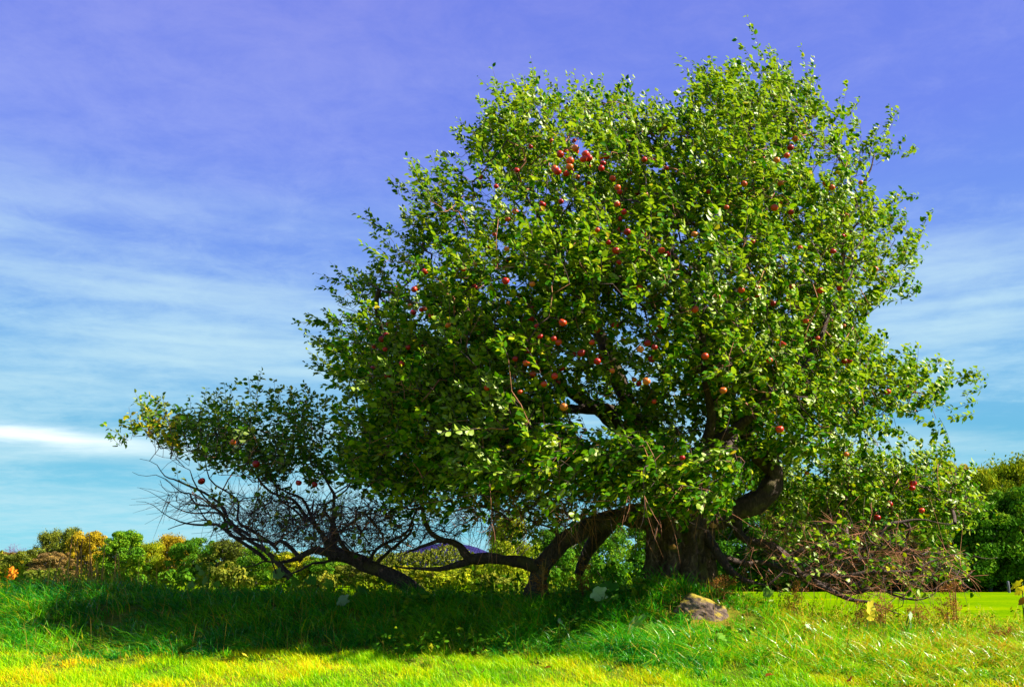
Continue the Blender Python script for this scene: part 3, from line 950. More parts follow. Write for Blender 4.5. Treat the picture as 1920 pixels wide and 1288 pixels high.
SPR = [(1440, 190, 1412, 85), (1460, 180, 1465, 95), (1512, 225, 1542, 100), (1380, 190, 1300, 112), (1390, 200, 1312, 150), (1560, 245, 1616, 160), (1630, 300, 1692, 215),
       (1640, 310, 1706, 262), (1000, 205, 1003, 118), (965, 230, 915, 155), (1080, 215, 1090, 140), (1140, 205, 1182, 150), (1290, 240, 1256, 172), (1690, 470, 1748, 428),
       (1690, 570, 1737, 535), (785, 385, 742, 330), (740, 460, 706, 395), (670, 545, 600, 515), (645, 610, 583, 605), (640, 660, 580, 625), (1750, 725, 1862, 695),
       (1770, 765, 1842, 742), (1755, 785, 1790, 835), (650, 730, 597, 690), (825, 350, 790, 300), (1340, 200, 1330, 125), (1490, 190, 1490, 120), (1040, 210, 1045, 150),
       (1120, 210, 1128, 148), (1600, 300, 1655, 250), (1700, 700, 1780, 665), (1670, 480, 1735, 480), (880, 290, 862, 245), (930, 240, 925, 190), (1650, 400, 1700, 360)]
SK = grow_tree(tree, 4, LIMBS, REG, M['leaf'], 120, 1.0, SPR)

# ------------------------------------------------------------------ apples
APPLES = [(1079, 279), (1069, 302), (1068, 313), (1098, 290), (1094, 299), (1104, 297), (1045, 322), (1040, 317), (1050, 290), (1128, 296), (1127, 316),
          (1052, 378), (1017, 397), (1158, 352), (1162, 360), (1157, 383), (1170, 398), (1211, 365), (1228, 302), (1250, 316), (1362, 389), (1431, 297),
          (1456, 301), (1475, 292), (1560, 352), (1614, 343), (1607, 373), (1585, 440), (1580, 443), (1574, 541), (1538, 545), (1592, 676), (1583, 677),
          (1467, 645), (1442, 675), (1478, 560), (1485, 537), (1420, 540), (1418, 553), (1533, 634), (1452, 390), (930, 350), (937, 390), (952, 411),
          (966, 397), (950, 467), (948, 527), (998, 533), (1006, 611), (1013, 631), (1038, 635), (1055, 605), (1090, 662), (987, 680), (966, 673), (1040, 705),
          (1020, 720), (975, 735), (1057, 763), (914, 727), (843, 530), (870, 505), (808, 592), (769, 573), (790, 581), (728, 608), (716, 636), (753, 682),
          (727, 705), (701, 650), (839, 610), (722, 655), (1110, 642), (1148, 695), (1212, 715), (1227, 651), (1201, 655), (1302, 440), (1240, 470),
          (1270, 511), (1155, 470), (1161, 492), (1141, 455), (1176, 435), (1207, 440), (1279, 858), (1587, 852), (1513, 886), (1712, 906), (1710, 915),
          (1668, 945), (1728, 957), (1645, 970), (1446, 862), (1356, 732), (1322, 668), (1345, 557), (1303, 580), (1395, 345), (1328, 360), (1462, 805), (1665, 735),
          (1700, 728), (1500, 465), (1640, 505), (1120, 432)]


def apple_mesh():
    G = Geo()
    na, nb = 14, 10
    V = []
    for k in range(nb + 1):
        f = math.pi * k / nb
        r = math.sin(f) * (1 + 0.10 * math.cos(f))
        z = math.cos(f) - 0.32 * math.exp(-(f / 0.35) ** 2) + 0.14 * math.exp(-((math.pi - f) / 0.3) ** 2)
        for q in range(na):
            a = 2 * math.pi * q / na
            rr = r * (1 + 0.025 * math.cos(5 * a) * (f > 1.6))
            V.append((rr * math.cos(a), rr * math.sin(a), z * 0.90))
    T = []
    for k in range(nb):
        for q in range(na):
            b = (q + 1) % na
            T += [[k * na + q, (k + 1) * na + q, (k + 1) * na + b], [k * na + q, (k + 1) * na + b, k * na + b]]
    return make_mesh('apple', np.array(V), np.array(T), smooth=True)


def add_apples(root, pts, rng, envname, stemroot=True):
    me = bpy.data.meshes.get('apple') or apple_mesh()
    st = bpy.data.meshes.get('stem')
    if st is None:
        G = Geo()
        G.tube([(0, 0, 0.5), (0.03, 0, 1.0), (0.12, 0.05, 1.9)], [0.06, 0.045, 0.06], 4)
        st = G.mesh('stem')
    for ia, (u, v) in enumerate(pts):
        nm = envname
        if nm == 'MAIN' and v > 860:
            nm = 'RLOW'
        h, yc = env(u, v, nm)
        y = float(yc - h * (rng.uniform(0.97, 1.03) if ia < 110 else rng.uniform(0.6, 1.0)) - (0.32 if ia < 9 else 0.16 if ia < 110 else 0.0))
        p = P(u, v, y)
        r = (rng.uniform(0.036, 0.043) if ia < 9 and envname == 'MAIN' else rng.uniform(0.023, 0.037)) * (1.0 + max(0, y - 8.5) * 0.12)
        o = link('apple', me, M['apple'], root)
        o.location = p
        o.rotation_euler = (rng.normal(0, 0.3), rng.normal(0, 0.3), rng.uniform(0, 6.28))
        o.scale = (r, r, r * rng.uniform(0.92, 1.05))
        s_ = link('stem', st, M['twig'], o)


rngA = np.random.default_rng(8)
while len(APPLES) < 215:
    k_ = APPLES[rngA.integers(0, 90)]
    a_ = (k_[0] + rngA.normal(0, 34), k_[1] + rngA.normal(0, 30))
    if seg_dist(a_[0], a_[1], MAIN) > 40:
        APPLES.append((float(a_[0]), float(a_[1])))
add_apples(tree, APPLES, rngA, 'MAIN')

# ------------------------------------------------------------------ the low sprawling tree on the left
ltree = empty('apple_tree', (0, 0, 0), 'low sprawling apple tree leaning left out of the bank, bare twigs below dark upright shoots', 'tree')
G = Geo()
tp = spline(np.array([list(P(u, v, Y)) + [r / F * Y] for u, v, Y, r in
                      [(802, 1140, 10.6, 17), (775, 1105, 10.6, 14), (735, 1080, 10.6, 13), (690, 1060, 10.65, 12), (655, 1045, 10.7, 13), (622, 1038, 10.8, 14)]]), 0.06)
tw = tp.copy()
tw[:, :3] += 0.02 * np.stack([vnoise(tp[:, 0] * 6, tp[:, 1], tp[:, 2] * 6, q) - 0.5 for q in (1, 2, 3)], -1)
G.tube(tw[:, :3], tw[:, 3] * (1 + 0.3 * (vnoise(np.arange(len(tw)) * 0.5, 0, 0, 9) - 0.5)), 12)
link('trunk', G.mesh('trunk', True), M['limb'], ltree)
LLIMBS = [
    [(640, 1040, 10.75, 9.6), (622, 1037, 10.8, 9.6), (590, 1038, 10.8, 7.2), (565, 1050, 10.8, 6.4), (530, 1058, 10.8, 3.7), (480, 1070, 10.9, 2.5), (440, 1062, 10.9, 1.6)],
    [(628, 1035, 10.8, 8.0), (622, 1005, 10.9, 6.4), (612, 960, 11.0, 3.7), (595, 900, 11.1, 3.1), (570, 840, 11.1, 2.2)],
    [(622, 1030, 10.8, 7.2), (600, 1005, 10.8, 4.3), (560, 975, 10.8, 3.7), (520, 940, 10.7, 3.1), (470, 890, 10.6, 2.5), (430, 830, 10.6, 1.6)],
    [(565, 1050, 10.8, 3.7), (535, 1020, 10.9, 3.7), (490, 1000, 11.0, 3.1), (440, 985, 11.0, 3.1), (395, 975, 11.0, 2.5), (340, 940, 11.0, 1.9), (300, 900, 11.0, 1.2)],
    [(545, 1082, 10.7, 6.4), (510, 1055, 10.7, 4.3), (480, 1020, 10.8, 3.7), (460, 1000, 10.8, 3.1), (420, 960, 10.8, 2.5), (370, 905, 10.7, 1.9), (320, 860, 10.7, 1.2)],
    [(442, 986, 11.0, 2.2), (390, 965, 11.2, 1.9), (330, 950, 11.3, 1.2), (262, 915, 11.3, 0.9)],
    [(395, 975, 11.0, 1.2), (350, 985, 10.9, 1.0), (315, 992, 10.9, 0.6)],
    [(680, 1056, 10.6, 6.4), (640, 1010, 10.5, 3.7), (630, 960, 10.3, 3.1), (650, 910, 10.2, 2.5), (690, 860, 10.1, 1.6)],
    [(700, 1062, 10.6, 3.7), (740, 1020, 10.6, 3.1), (760, 980, 10.5, 2.5), (740, 930, 10.4, 1.9)],
    [(575, 985, 10.8, 2.5), (545, 950, 11.2, 2.2), (520, 880, 11.4, 1.9), (500, 800, 11.4, 1.2)],
    [(500, 1050, 10.8, 3.5), (440, 1010, 10.6, 3), (380, 985, 10.5, 2.2), (310, 955, 10.4, 1.5), (255, 940, 10.4, 1.0)],
    [(470, 1005, 10.8, 3), (400, 950, 10.9, 2.4), (330, 895, 11.0, 1.8), (262, 860, 11.0, 1.2)],
    [(520, 1030, 10.9, 3), (450, 960, 11.3, 2.5), (400, 900, 11.4, 2), (350, 840, 11.4, 1.3)],
    [(600, 1000, 10.8, 3.5), (540, 920, 10.5, 2.6), (500, 860, 10.4, 2)],
    [(440, 985, 11.0, 2.4), (370, 930, 11.4, 2), (300, 905, 11.6, 1.4), (248, 885, 11.6, 1.0)],
    [(690, 1060, 10.6, 4), (720, 1000, 10.4, 3.2), (790, 960, 10.2, 2.5), (850, 940, 10.1, 1.6)],
    [(640, 1040, 10.7, 3.4), (600, 1060, 10.5, 2.6), (560, 1078, 10.4, 1.8), (520, 1085, 10.3, 1.2)],
]
LREG = [
    (LLOW, 'LLOW', 92, 7.5, 0.20, 12, 0.16, 0.6),
    (LBARE, 'LBARE', 150, 7, 0.28, 0, 0.12, 0.6),
    (LBARE, 'LBARE', 40, 4, 0.22, 5, 0.14, 0.6),
]
grow_tree(ltree, 9, LLIMBS, LREG, M['leaf_yellowing'], 60, 0.15,
          [(245, 825, 208, 800), (290, 805, 268, 756), (310, 805, 302, 756), (400, 795, 396, 740), (430, 795, 422, 728), (475, 785, 476, 713), (510, 785, 508, 730), (545, 795, 546, 735), (572, 795, 571, 735), (600, 805, 598, 742), (350, 810, 345, 765)])
add_apples(ltree, [(480, 870), (378, 902), (437, 829), (560, 905), (590, 908)], rngA, 'LLOW')


# ------------------------------------------------------------------ background trees
def bg_crown(seed, n_blob, faces, size, low=0.1, slim=1.0, loose=0.0):
    """crown in a unit box: 1 m tall, about 1 m wide, made of leaf clumps"""
    rng = np.random.default_rng(seed)
    P_, N_, T_ = [], [], []
    for k in range(n_blob):
        a = rng.uniform(0, 6.28)
        zc = low + 0.14 + (0.86 - low - 0.10) * rng.uniform() ** 0.85
        wid = math.sin(math.pi * min(1, max(0.05, (zc - low + 0.14) / (1.20 - low)))) ** 0.7
        rr = 0.40 * wid * math.sqrt(rng.uniform()) * slim
        c = np.array([rr * math.cos(a), rr * math.sin(a), zc])
        r = rng.uniform(0.06, 0.135) * (1.1 - 0.3 * zc)
        d = norm(rng.normal(0, 1, (faces, 3)))
        rad = r * (0.55 + 0.5 * rng.uniform(0, 1, (faces, 1)) ** 0.5) + loose * rng.normal(0, 0.05, (faces, 1))
        P_.append(c + d * rad * np.array([1, 1, 0.75]))
        N_.append(d + rng.normal(0, 0.5, (faces, 3)))
        T_.append(np.clip(rng.normal(0.5, 0.16, faces) + rng.normal(0, 0.14), 0, 1))
    p, n, tt = np.concatenate(P_), norm(np.concatenate(N_)), np.concatenate(T_)
    N = len(p)
    a = norm(np.cross(n, rng.normal(0, 1, (N, 3))))
    b = np.cross(n, a)
    s = size * rng.uniform(0.6, 1.4, (N, 1))
    V = np.stack([p + a * s, p + b * s * 0.6, p - a * s, p - b * s * 0.6 + n * s * 0.3], 1).reshape(-1, 3)
    i = np.arange(N) * 4
    T = np.concatenate([np.stack([i, i + 1, i + 2], -1), np.stack([i, i + 2, i + 3], -1)])
    return make_mesh('crown', V, T, np.repeat(tt, 4))


def bg_trunk(seed):
    rng = np.random.default_rng(seed + 100)
    G = Geo()
    G.tube([(0, 0, -0.02), (0.005, 0.0, 0.2), (0.0, 0.01, 0.45), (0.01, 0, 0.7)], [0.028, 0.02, 0.015, 0.006], 7)
    for k in range(9):
        a = rng.uniform(0, 6.28)
        z = rng.uniform(0.18, 0.55)
        L = rng.uniform(0.2, 0.36)
        G.tube([(0, 0, z), (0.4 * L * math.cos(a), 0.4 * L * math.sin(a), z + 0.10), (L * math.cos(a), L * math.sin(a), z + 0.26)], [0.012, 0.008, 0.003], 4)
    return G.mesh('trunk')


def bare_mesh(seed, spread=0.55):
    rng = np.random.default_rng(seed + 300)
    Gt, Gb = Geo(), Geo()

    def rec(p, d, L, r, lev):
        pts = [p]
        for k in range(3):
            d = norm(d + rng.normal(0, 0.10, 3) + np.array([0, 0, 0.06]))
            p = p + d * L / 3
            pts.append(p)
        (Gt if lev == 0 else Gb).tube(pts, np.linspace(r, r * 0.55, 4), 5 if lev < 2 else 3)
        if lev < 5:
            for k in range(3 if lev < 4 else 4):
                q = pts[rng.integers(2, 4)] if lev else pts[rng.integers(1, 4)]
                rec(q, norm(d * 0.8 + rng.normal(0, spread, 3)), L * rng.uniform(0.55, 0.78), r * 0.66, lev + 1)
    rec(np.zeros(3), np.array([0, 0, 1.0]), 0.36, 0.015, 0)
    return Gt.mesh('trunk'), Gb.mesh('branches')


CROWNS = [bg_crown(1, 90, 190, 0.016, 0.08), bg_crown(2, 110, 180, 0.016, 0.0), bg_crown(3, 100, 190, 0.016, -0.03, 1.1),
          bg_crown(4, 80, 180, 0.015, 0.02, 0.8, 0.5), bg_crown(5, 110, 190, 0.015, -0.05, 1.2), bg_crown(6, 90, 180, 0.014, 0.0, 0.95, 0.8)]
TRUNKS = [bg_trunk(k) for k in range(3)]
BARES = [bare_mesh(k) for k in range(4)]
# a low bush: crown reaches the ground
SHRUBS = [bg_crown(21, 22, 330, 0.030, -0.12, 1.25, 0.3), bg_crown(22, 20, 330, 0.034, -0.12, 1.3, 0.6), bg_crown(23, 26, 300, 0.028, -0.10, 1.1, 0.9)]
brng = random.Random(5)


def bg_tree(u, vtop, Y, wpx, mat, variant, label, group=None, name='tree', base=None):
    z0 = float(height(0, Y)) if base is None else base
    top = P(u, vtop, Y)
    h = top[2] - z0
    w = wpx / F * Y
    x = float(top[0])
    root = empty(name, (x, Y, z0), label, 'tree', group, brng.uniform(0, 6.28))
    root.scale = (w, w, h)
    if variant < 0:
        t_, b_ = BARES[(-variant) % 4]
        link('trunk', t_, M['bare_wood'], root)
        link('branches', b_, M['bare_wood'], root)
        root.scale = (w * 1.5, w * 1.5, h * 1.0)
    else:
        link('crown', CROWNS[variant], M[mat], root)
        link('trunk', TRUNKS[variant % 3], M['far_wood'], root)
    return root


LG = 'far trees behind the left bank'
RG = 'far trees beyond the field at right'
L_ = [
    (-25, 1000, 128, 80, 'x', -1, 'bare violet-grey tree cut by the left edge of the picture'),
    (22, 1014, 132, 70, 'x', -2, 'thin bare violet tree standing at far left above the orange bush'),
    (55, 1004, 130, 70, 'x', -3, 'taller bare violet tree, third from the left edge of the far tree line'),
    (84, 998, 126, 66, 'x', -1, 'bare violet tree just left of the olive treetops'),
    (12, 1030, 120, 90, 'bg_brown', 2, 'dull brown bushy tree at far left under the bare violet treetops'),
    (60, 1026, 116, 100, 'bg_olive', 4, 'low olive-brown tree left of the tall olive one'),
    (98, 990, 120, 74, 'bg_olive', 5, 'tall thin-topped olive tree at far left'),
    (136, 984, 118, 80, 'bg_olive', 3, 'highest olive tree left of the golden one, with ragged top'),
    (106, 1030, 105, 90, 'bg_brown', 2, 'grey-brown bushy tree below the tall olive treetops'),
    (172, 990, 116, 90, 'bg_gold', 0, 'golden-orange tree behind the tall dry reeds'),
    (238, 990, 110, 110, 'bg_green', 1, 'dense round green tree right of the golden tree'),
    (284, 1012, 112, 70, 'bg_yellow', 5, 'small yellow tree right of the round green tree'),
    (325, 998, 116, 84, 'bg_gold', 5, 'yellow-gold topped tree left of the sprawling bare twigs'),
    (368, 1002, 112, 96, 'bg_green', 4, 'broad yellow-green tree under the leftmost bare twigs'),
    (425, 1008, 108, 100, 'bg_olive', 1, 'olive-green tree behind the bare fan of twigs'),
    (485, 1018, 104, 100, 'bg_green', 3, 'green tree seen through the bare twigs of the left tree'),
    (545, 1030, 100, 96, 'bg_yellow', 0, 'low yellow tree behind the fork of the sprawling tree'),
    (610, 1040, 100, 100, 'bg_green', 2, 'low green tree behind the leaning trunk of the sprawling tree'),
    (680, 1050, 100, 110, 'bg_olive', 4, 'low olive tree behind the leaning trunk, right of its fork'),
    (745, 1056, 100, 110, 'bg_yellow', 2, 'low yellow-green tree left of the distant violet hill'),
    (830, 1058, 100, 120, 'bg_yellow', 4, 'low yellow tree just under the distant violet hill'),
]
for u, v, Y, w, mt, va, lab in L_:
    bg_tree(u, v, Y, w, mt, va, lab, LG)
C_ = [
    (955, 960, 60, 130, 'bg_yellow', 3, 'pale yellow-green willow-like tree behind the arching limb'),
    (1040, 985, 62, 130, 'bg_green', 1, 'green tree behind the arching limb, nearest left of the trunk'),
    (1120, 970, 66, 140, 'bg_green', 4, 'green tree half hidden behind the thick apple trunk'),
    (900, 1040, 70, 80, 'bg_yellow', 2, 'low yellow shrubby tree beside the violet hill, under the arch'),
]
for u, v, Y, w, mt, va, lab in C_:
    bg_tree(u, v, Y, w, mt, va, lab, 'trees behind the apple trunk')
R_ = [
    (1235, 960, 84, 170, 'bg_dark', 1, 'dark green tree hidden behind the apple trunk'),
    (1345, 930, 84, 180, 'bg_dark', 2, 'dark green tree right behind the gap beside the trunk'),
    (1440, 900, 86, 180, 'bg_olive', 0, 'olive tree behind the upturned right limb'),
    (1520, 884, 90, 190, 'bg_yellow', 4, 'yellow-olive tree behind the drooping right foliage'),
    (1600, 872, 92, 190, 'bg_olive', 1, 'olive-gold tree behind the lowest right foliage'),
    (1685, 866, 94, 180, 'bg_yellow', 2, 'olive-yellow tree below the first bare violet treetops at right'),
    (1760, 855, 92, 170, 'bg_gold', 4, 'golden tree right of the apple leaves, left of the bright yellow-olive one'),
    (1835, 868, 88, 150, 'bg_yellow', 0, 'bright yellow-olive tree near the right edge'),
    (1890, 848, 92, 150, 'bg_yellow', 5, 'tall golden-green treetop near the right edge of the picture'),
    (1950, 860, 88, 150, 'bg_yellow', 1, 'yellow-green tree cut by the right edge of the picture'),
    (1490, 960, 80, 180, 'bg_dark', 4, 'dark green tree of the near row, behind the bare tangle'),
    (1580, 970, 80, 170, 'bg_dark', 2, 'dark bushy tree of the near row, behind the dry brown weeds'),
    (1665, 955, 80, 190, 'bg_olive', 1, 'olive tree behind the white hanging leaf'),
    (1755, 940, 79, 190, 'bg_green', 4, 'green bushy tree at the field edge right of the apple foliage'),
    (1835, 935, 78, 150, 'bg_green', 2, 'mid-green bushy tree at the field edge near the right edge'),
    (1905, 905, 78, 170, 'bg_green', 1, 'large green tree at the field edge cut by the right edge'),
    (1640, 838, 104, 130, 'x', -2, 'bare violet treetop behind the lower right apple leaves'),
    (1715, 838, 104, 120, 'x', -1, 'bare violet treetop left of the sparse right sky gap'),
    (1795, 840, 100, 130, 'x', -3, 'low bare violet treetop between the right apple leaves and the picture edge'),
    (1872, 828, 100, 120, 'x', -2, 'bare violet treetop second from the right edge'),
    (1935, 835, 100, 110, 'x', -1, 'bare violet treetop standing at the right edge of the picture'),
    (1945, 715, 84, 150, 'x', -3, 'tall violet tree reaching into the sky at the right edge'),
]
for u, v, Y, w, mt, va, lab in R_:
    bg_tree(u, v, Y, w, mt, va, lab, RG)


# undergrowth bushes behind the bank
def shrub(u, vtop, Y, wpx, mat, variant, label, grp='bushes behind the bank'):
    z0 = float(height(float(P(u, vtop, Y)[0]), Y))
    top = P(u, vtop, Y)
    h = max(0.3, top[2] - z0)
    root = link('bush', SHRUBS[variant], M[mat], None, label, 'bush', grp)
    w = wpx / F * Y
    root.location = (float(top[0]), Y, z0 - 0.02)
    root.scale = (w, w * 0.9, h)
    root.rotation_euler = (0, 0, brng.uniform(0, 6.28))
    return root


for a in [
    (4, 1052, 24, 84, 'bg_orange', 0, 'orange-red bush at the left edge of the picture'),
    (75, 1058, 30, 120, 'bg_olive', 1, 'olive-green bush left of the dry reeds'),
    (160, 1070, 20, 100, 'bg_yellow', 2, 'yellow bush at the foot of the tall dry reeds'),
    (240, 1066, 22, 110, 'bg_green', 0, 'sunny green bush below the round green tree'),
    (330, 1060, 24, 130, 'bg_green', 1, 'green bush left of the big-leaved plants'),
    (430, 1052, 22, 130, 'bg_olive', 2, 'olive-green bush under the bare fan of twigs'),
    (520, 1062, 19, 100, 'bg_green', 0, 'green bush under the fork of the sprawling tree'),
    (605, 1068, 20, 120, 'bg_olive', 2, 'olive bush below the leaning trunk'),
    (700, 1082, 20, 110, 'bg_yellow', 1, 'yellow bush right under the leaning trunk'),
    (770, 1062, 26, 110, 'bg_olive', 0, 'olive bush left of the hoop of the low limb'),
    (850, 1064, 24, 120, 'bg_yellow', 1, 'golden bush seen through the hoop of the low limb'),
    (935, 1068, 22, 110, 'bg_olive', 2, 'olive bush under the straight part of the low limb'),
    (1060, 1050, 20, 110, 'bg_green', 0, 'green bush between the grounded limb and the trunk'),
    (1140, 1040, 22, 130, 'bg_dark', 1, 'dark bush in the shade left of the trunk'),
]:
    shrub(*a)


# ------------------------------------------------------------------ grass
def blades(rng, x, y, L, wdt, lean, tint, segs=3, droop=0.9, wind=(-0.6, -0.15)):
    n = len(x)
    z = height(x, y) - 0.01
    a = rng.uniform(0, 6.28, n)
    d = np.stack([np.cos(a), np.sin(a)], -1) * lean[:, None] + np.array(wind)[None] * lean[:, None] * 1.1
    sa = rng.uniform(0, 6.28, n)
    side = np.stack([np.cos(sa), np.sin(sa) * 0.7, np.zeros(n)], -1)
    rows = []
    for k in range(segs + 1):
        t_ = k / segs
        h = L * (t_ - droop * lean * t_ * t_ * 0.75)
        off = L * (0.25 * t_ + 0.75 * t_ * t_)
        c = np.stack([x + d[:, 0] * off, y + d[:, 1] * off, z + h], -1)
        w = wdt * (1 - t_ ** 1.5)
        if k < segs:
            rows += [c - side * w[:, None], c + side * w[:, None]]
        else:
            rows.append(c)
    V = np.stack(rows, 1)
    m = 2 * segs + 1
    T = []
    for k in range(segs - 1):
        b = 2 * k
        T += [[b, b + 1, b + 3], [b, b + 3, b + 2]]
    T.append([2 * segs - 2, 2 * segs - 1, 2 * segs])
    T = (np.arange(n)[:, None, None] * m + np.array(T)[None]).reshape(-1, 3)
    return V.reshape(-1, 3), T, np.repeat(tint, m)


def lawn_edge(x):
    # where the short lawn gives way to the rank grass of the bank
    return 8.05 + 0.9 * (vnoise(x * 0.9, 3.3, 0, 41) - 0.5) + 0.35 * (vnoise(x * 3.1, 7.3, 0, 42) - 0.5) - 0.75 / (1 + np.exp(-(x - 2.9) / 0.4)) - 0.45 / (1 + np.exp(-(x - 1.2) / 0.5)) + 0.25 / (1 + np.exp((x + 2.5) / 0.6))


def build_grass():
    rng = np.random.default_rng(77)
    # short lawn
    n = 190000
    y = 5.6 + (8.9 - 5.6) * rng.uniform(0, 1, n) ** 0.9
    x = rng.uniform(-1, 1, n) * (y * 0.60 + 0.7)
    k = y < lawn_edge(x) + rng.normal(0, 0.25, n)
    x, y = x[k], y[k]
    cl = vnoise(x * 5, y * 5, 0, 51)
    pt = 0.6 * vnoise(x * 1.1, y * 1.6, 0, 52) + 0.4 * vnoise(x * 4.2, y * 4.2, 0, 53)
    k = rng.uniform(0, 1, len(x)) < 0.45 + 0.75 * cl
    x, y, cl, pt = x[k], y[k], cl[k], pt[k]
    m = len(x)
    L = (0.035 + 0.075 * cl ** 1.6) * rng.uniform(0.6, 1.5, m)
    tint = np.clip(0.55 + 0.85 * (pt - 0.5) + rng.normal(0, 0.15, m), 0, 1)
    V, T, tt = blades(rng, x, y, L, 0.0028 * rng.uniform(0.7, 1.5, m), rng.uniform(0.25, 0.95, m), tint, 2, 0.5)
    link('lawn_grass', make_mesh('lawn_grass', V, T, tt), M['lawn'], kind='stuff', label='short sunlit lawn grass, yellow-green with straw patches')
    # rank grass on the bank, in tufts combed over by the wind
    nt = 6400
    ty = rng.uniform(6.7, 12.2, nt)
    tx = rng.uniform(-1, 1, nt) * (ty * 0.60 + 0.8)
    k = (ty > lawn_edge(tx) + rng.normal(0, 0.18, nt)) & ((tx - 1.98) ** 2 + ((ty - 9.2) * 1.1) ** 2 > 0.25 ** 2)
    tx, ty = tx[k], ty[k]
    nt = len(tx)
    size = rng.uniform(0.55, 1.35, nt) * (0.45 + 0.55 * np.clip((ty - lawn_edge(tx)) / 0.7, 0, 1)) * (0.6 + 0.8 * vnoise(tx * 1.3, ty * 1.3, 0, 61))
    per = 26
    tid = np.repeat(np.arange(nt), per)
    r = 0.10 * np.sqrt(rng.uniform(0, 1, len(tid))) * size[tid]
    a = rng.uniform(0, 6.28, len(tid))
    x = tx[tid] + r * np.cos(a)
    y = ty[tid] + r * np.sin(a)
    m = len(x)
    L = (0.28 + 0.10 * np.exp(-((x - 1.0) / 1.8) ** 2)) * size[tid] * rng.uniform(0.5, 1.25, m)
    right = 1 / (1 + np.exp(-(x - 2.6) / 0.3))
    tuft = rng.normal(0, 0.13, nt)
    tint = np.clip(0.42 + tuft[tid] + rng.normal(0, 0.14, m) + 0.30 * right + 0.35 * (vnoise(x * 1.4, y * 1.4, 0, 63) - 0.5), 0, 1)
    L = L * np.where((x - 1.98) ** 2 + (y - 9.1) ** 2 < 0.5 ** 2, 0.5, 1.0)
    tint = np.where(rng.uniform(0, 1, m) < 0.05 + 0.14 * right, rng.uniform(0.9, 1, m), tint)
    L = L * (1 - 0.12 * right)
    V, T, tt = blades(rng, x, y, L, 0.0045 * rng.uniform(0.6, 1.6, m), rng.uniform(0.45, 1.25, m), tint, 3, 0.98, (-0.45, -0.45))
    link('tall_grass', make_mesh('tall_grass', V, T, tt), M['tall_grass'], kind='stuff', label='long windswept grass covering the bank under the apple tree')
    # rough grass beyond the bank
    n = 60000
    y = 11.8 + 20 * rng.uniform(0, 1, n) ** 1.7
    x = rng.uniform(-1, 1, n) * (y * 0.62)
    tint = np.clip(0.42 + 0.5 * (vnoise(x * 0.5, y * 0.5, 0, 71) - 0.5) + rng.normal(0, 0.1, n), 0, 1)
    L = np.where(x > 2.2, 0.07, 0.25) * rng.uniform(0.5, 1.4, n)
    V, T, tt = blades(rng, x, y, L, 0.006 * rng.uniform(0.7, 1.5, n), rng.uniform(0.2, 0.8, n), tint, 2)
    link('field_grass', make_mesh('field_grass', V, T, tt), M['lawn'], kind='stuff', label='mown green grass of the field beyond the bank')
    # straw caught in the rank grass
    n = 3800
    y = rng.uniform(7.9, 10.6, n)
    x = rng.uniform(-1, 1, n) * (y * 0.60)
    k = (y > lawn_edge(x) - 0.2) & (rng.uniform(0, 1, n) < np.where(x > 1.2, 1, 0.35))
    x, y = x[k], y[k]
    n = len(x)
    V, T, tt = blades(rng, x, y, rng.uniform(0.10, 0.38, n), 0.0022 * np.ones(n), rng.uniform(0.1, 0.9, n), rng.uniform(0, 1, n), 3)
    link('dry_grass', make_mesh('dry_grass', V, T, tt), M['dry_grass'], kind='stuff', label='thin dry straw stalks scattered through the long grass')


build_grass()


def build_weeds():
    rng = np.random.default_rng(31)
    n = 950
    y = rng.uniform(11.3, 15.5, n)
    x = rng.uniform(-1, 0.16, n) * (y * 0.62)
    H = rng.uniform(0.25, 0.62, n) * (0.6 + 0.8 * vnoise(x * 0.9, y * 0.9, 0, 91))
    z = height(x, y)
    GG = Geo()
    for i in range(n):
        m = 22
        t_ = rng.uniform(0.15, 1, m)
        ln = rng.normal(0, 0.12, 2)
        p = np.stack([x[i] + ln[0] * t_ + rng.normal(0, 0.03, m), y[i] + ln[1] * t_ + rng.normal(0, 0.03, m), z[i] + H[i] * t_ * 1.45], -1)
        V, T = leaf_geo(p, rng.normal(0, 1, (m, 3)) + [0, 0, 0.3], np.array([0.2, -0.3, 0.9]) + rng.normal(0, 0.5, (m, 3)), rng.uniform(0.05, 0.11, m), rng.uniform(0.025, 0.05, m))
        GG.add(V, T, np.repeat(np.clip(rng.normal(0.35 + 0.5 * vnoise(x[i], y[i], 0, 92), 0.12, m), 0, 1), 7))
        GG.tube([(x[i], y[i], z[i] - 0.03), (x[i] + ln[0], y[i] + ln[1], z[i] + H[i] * 1.45)], [0.006, 0.003], 3, 0.7)
    link('weeds', GG.mesh('weeds'), M['weed'], kind='stuff', label='tangled yellow-green weeds growing along the back of the bank')


build_weeds()


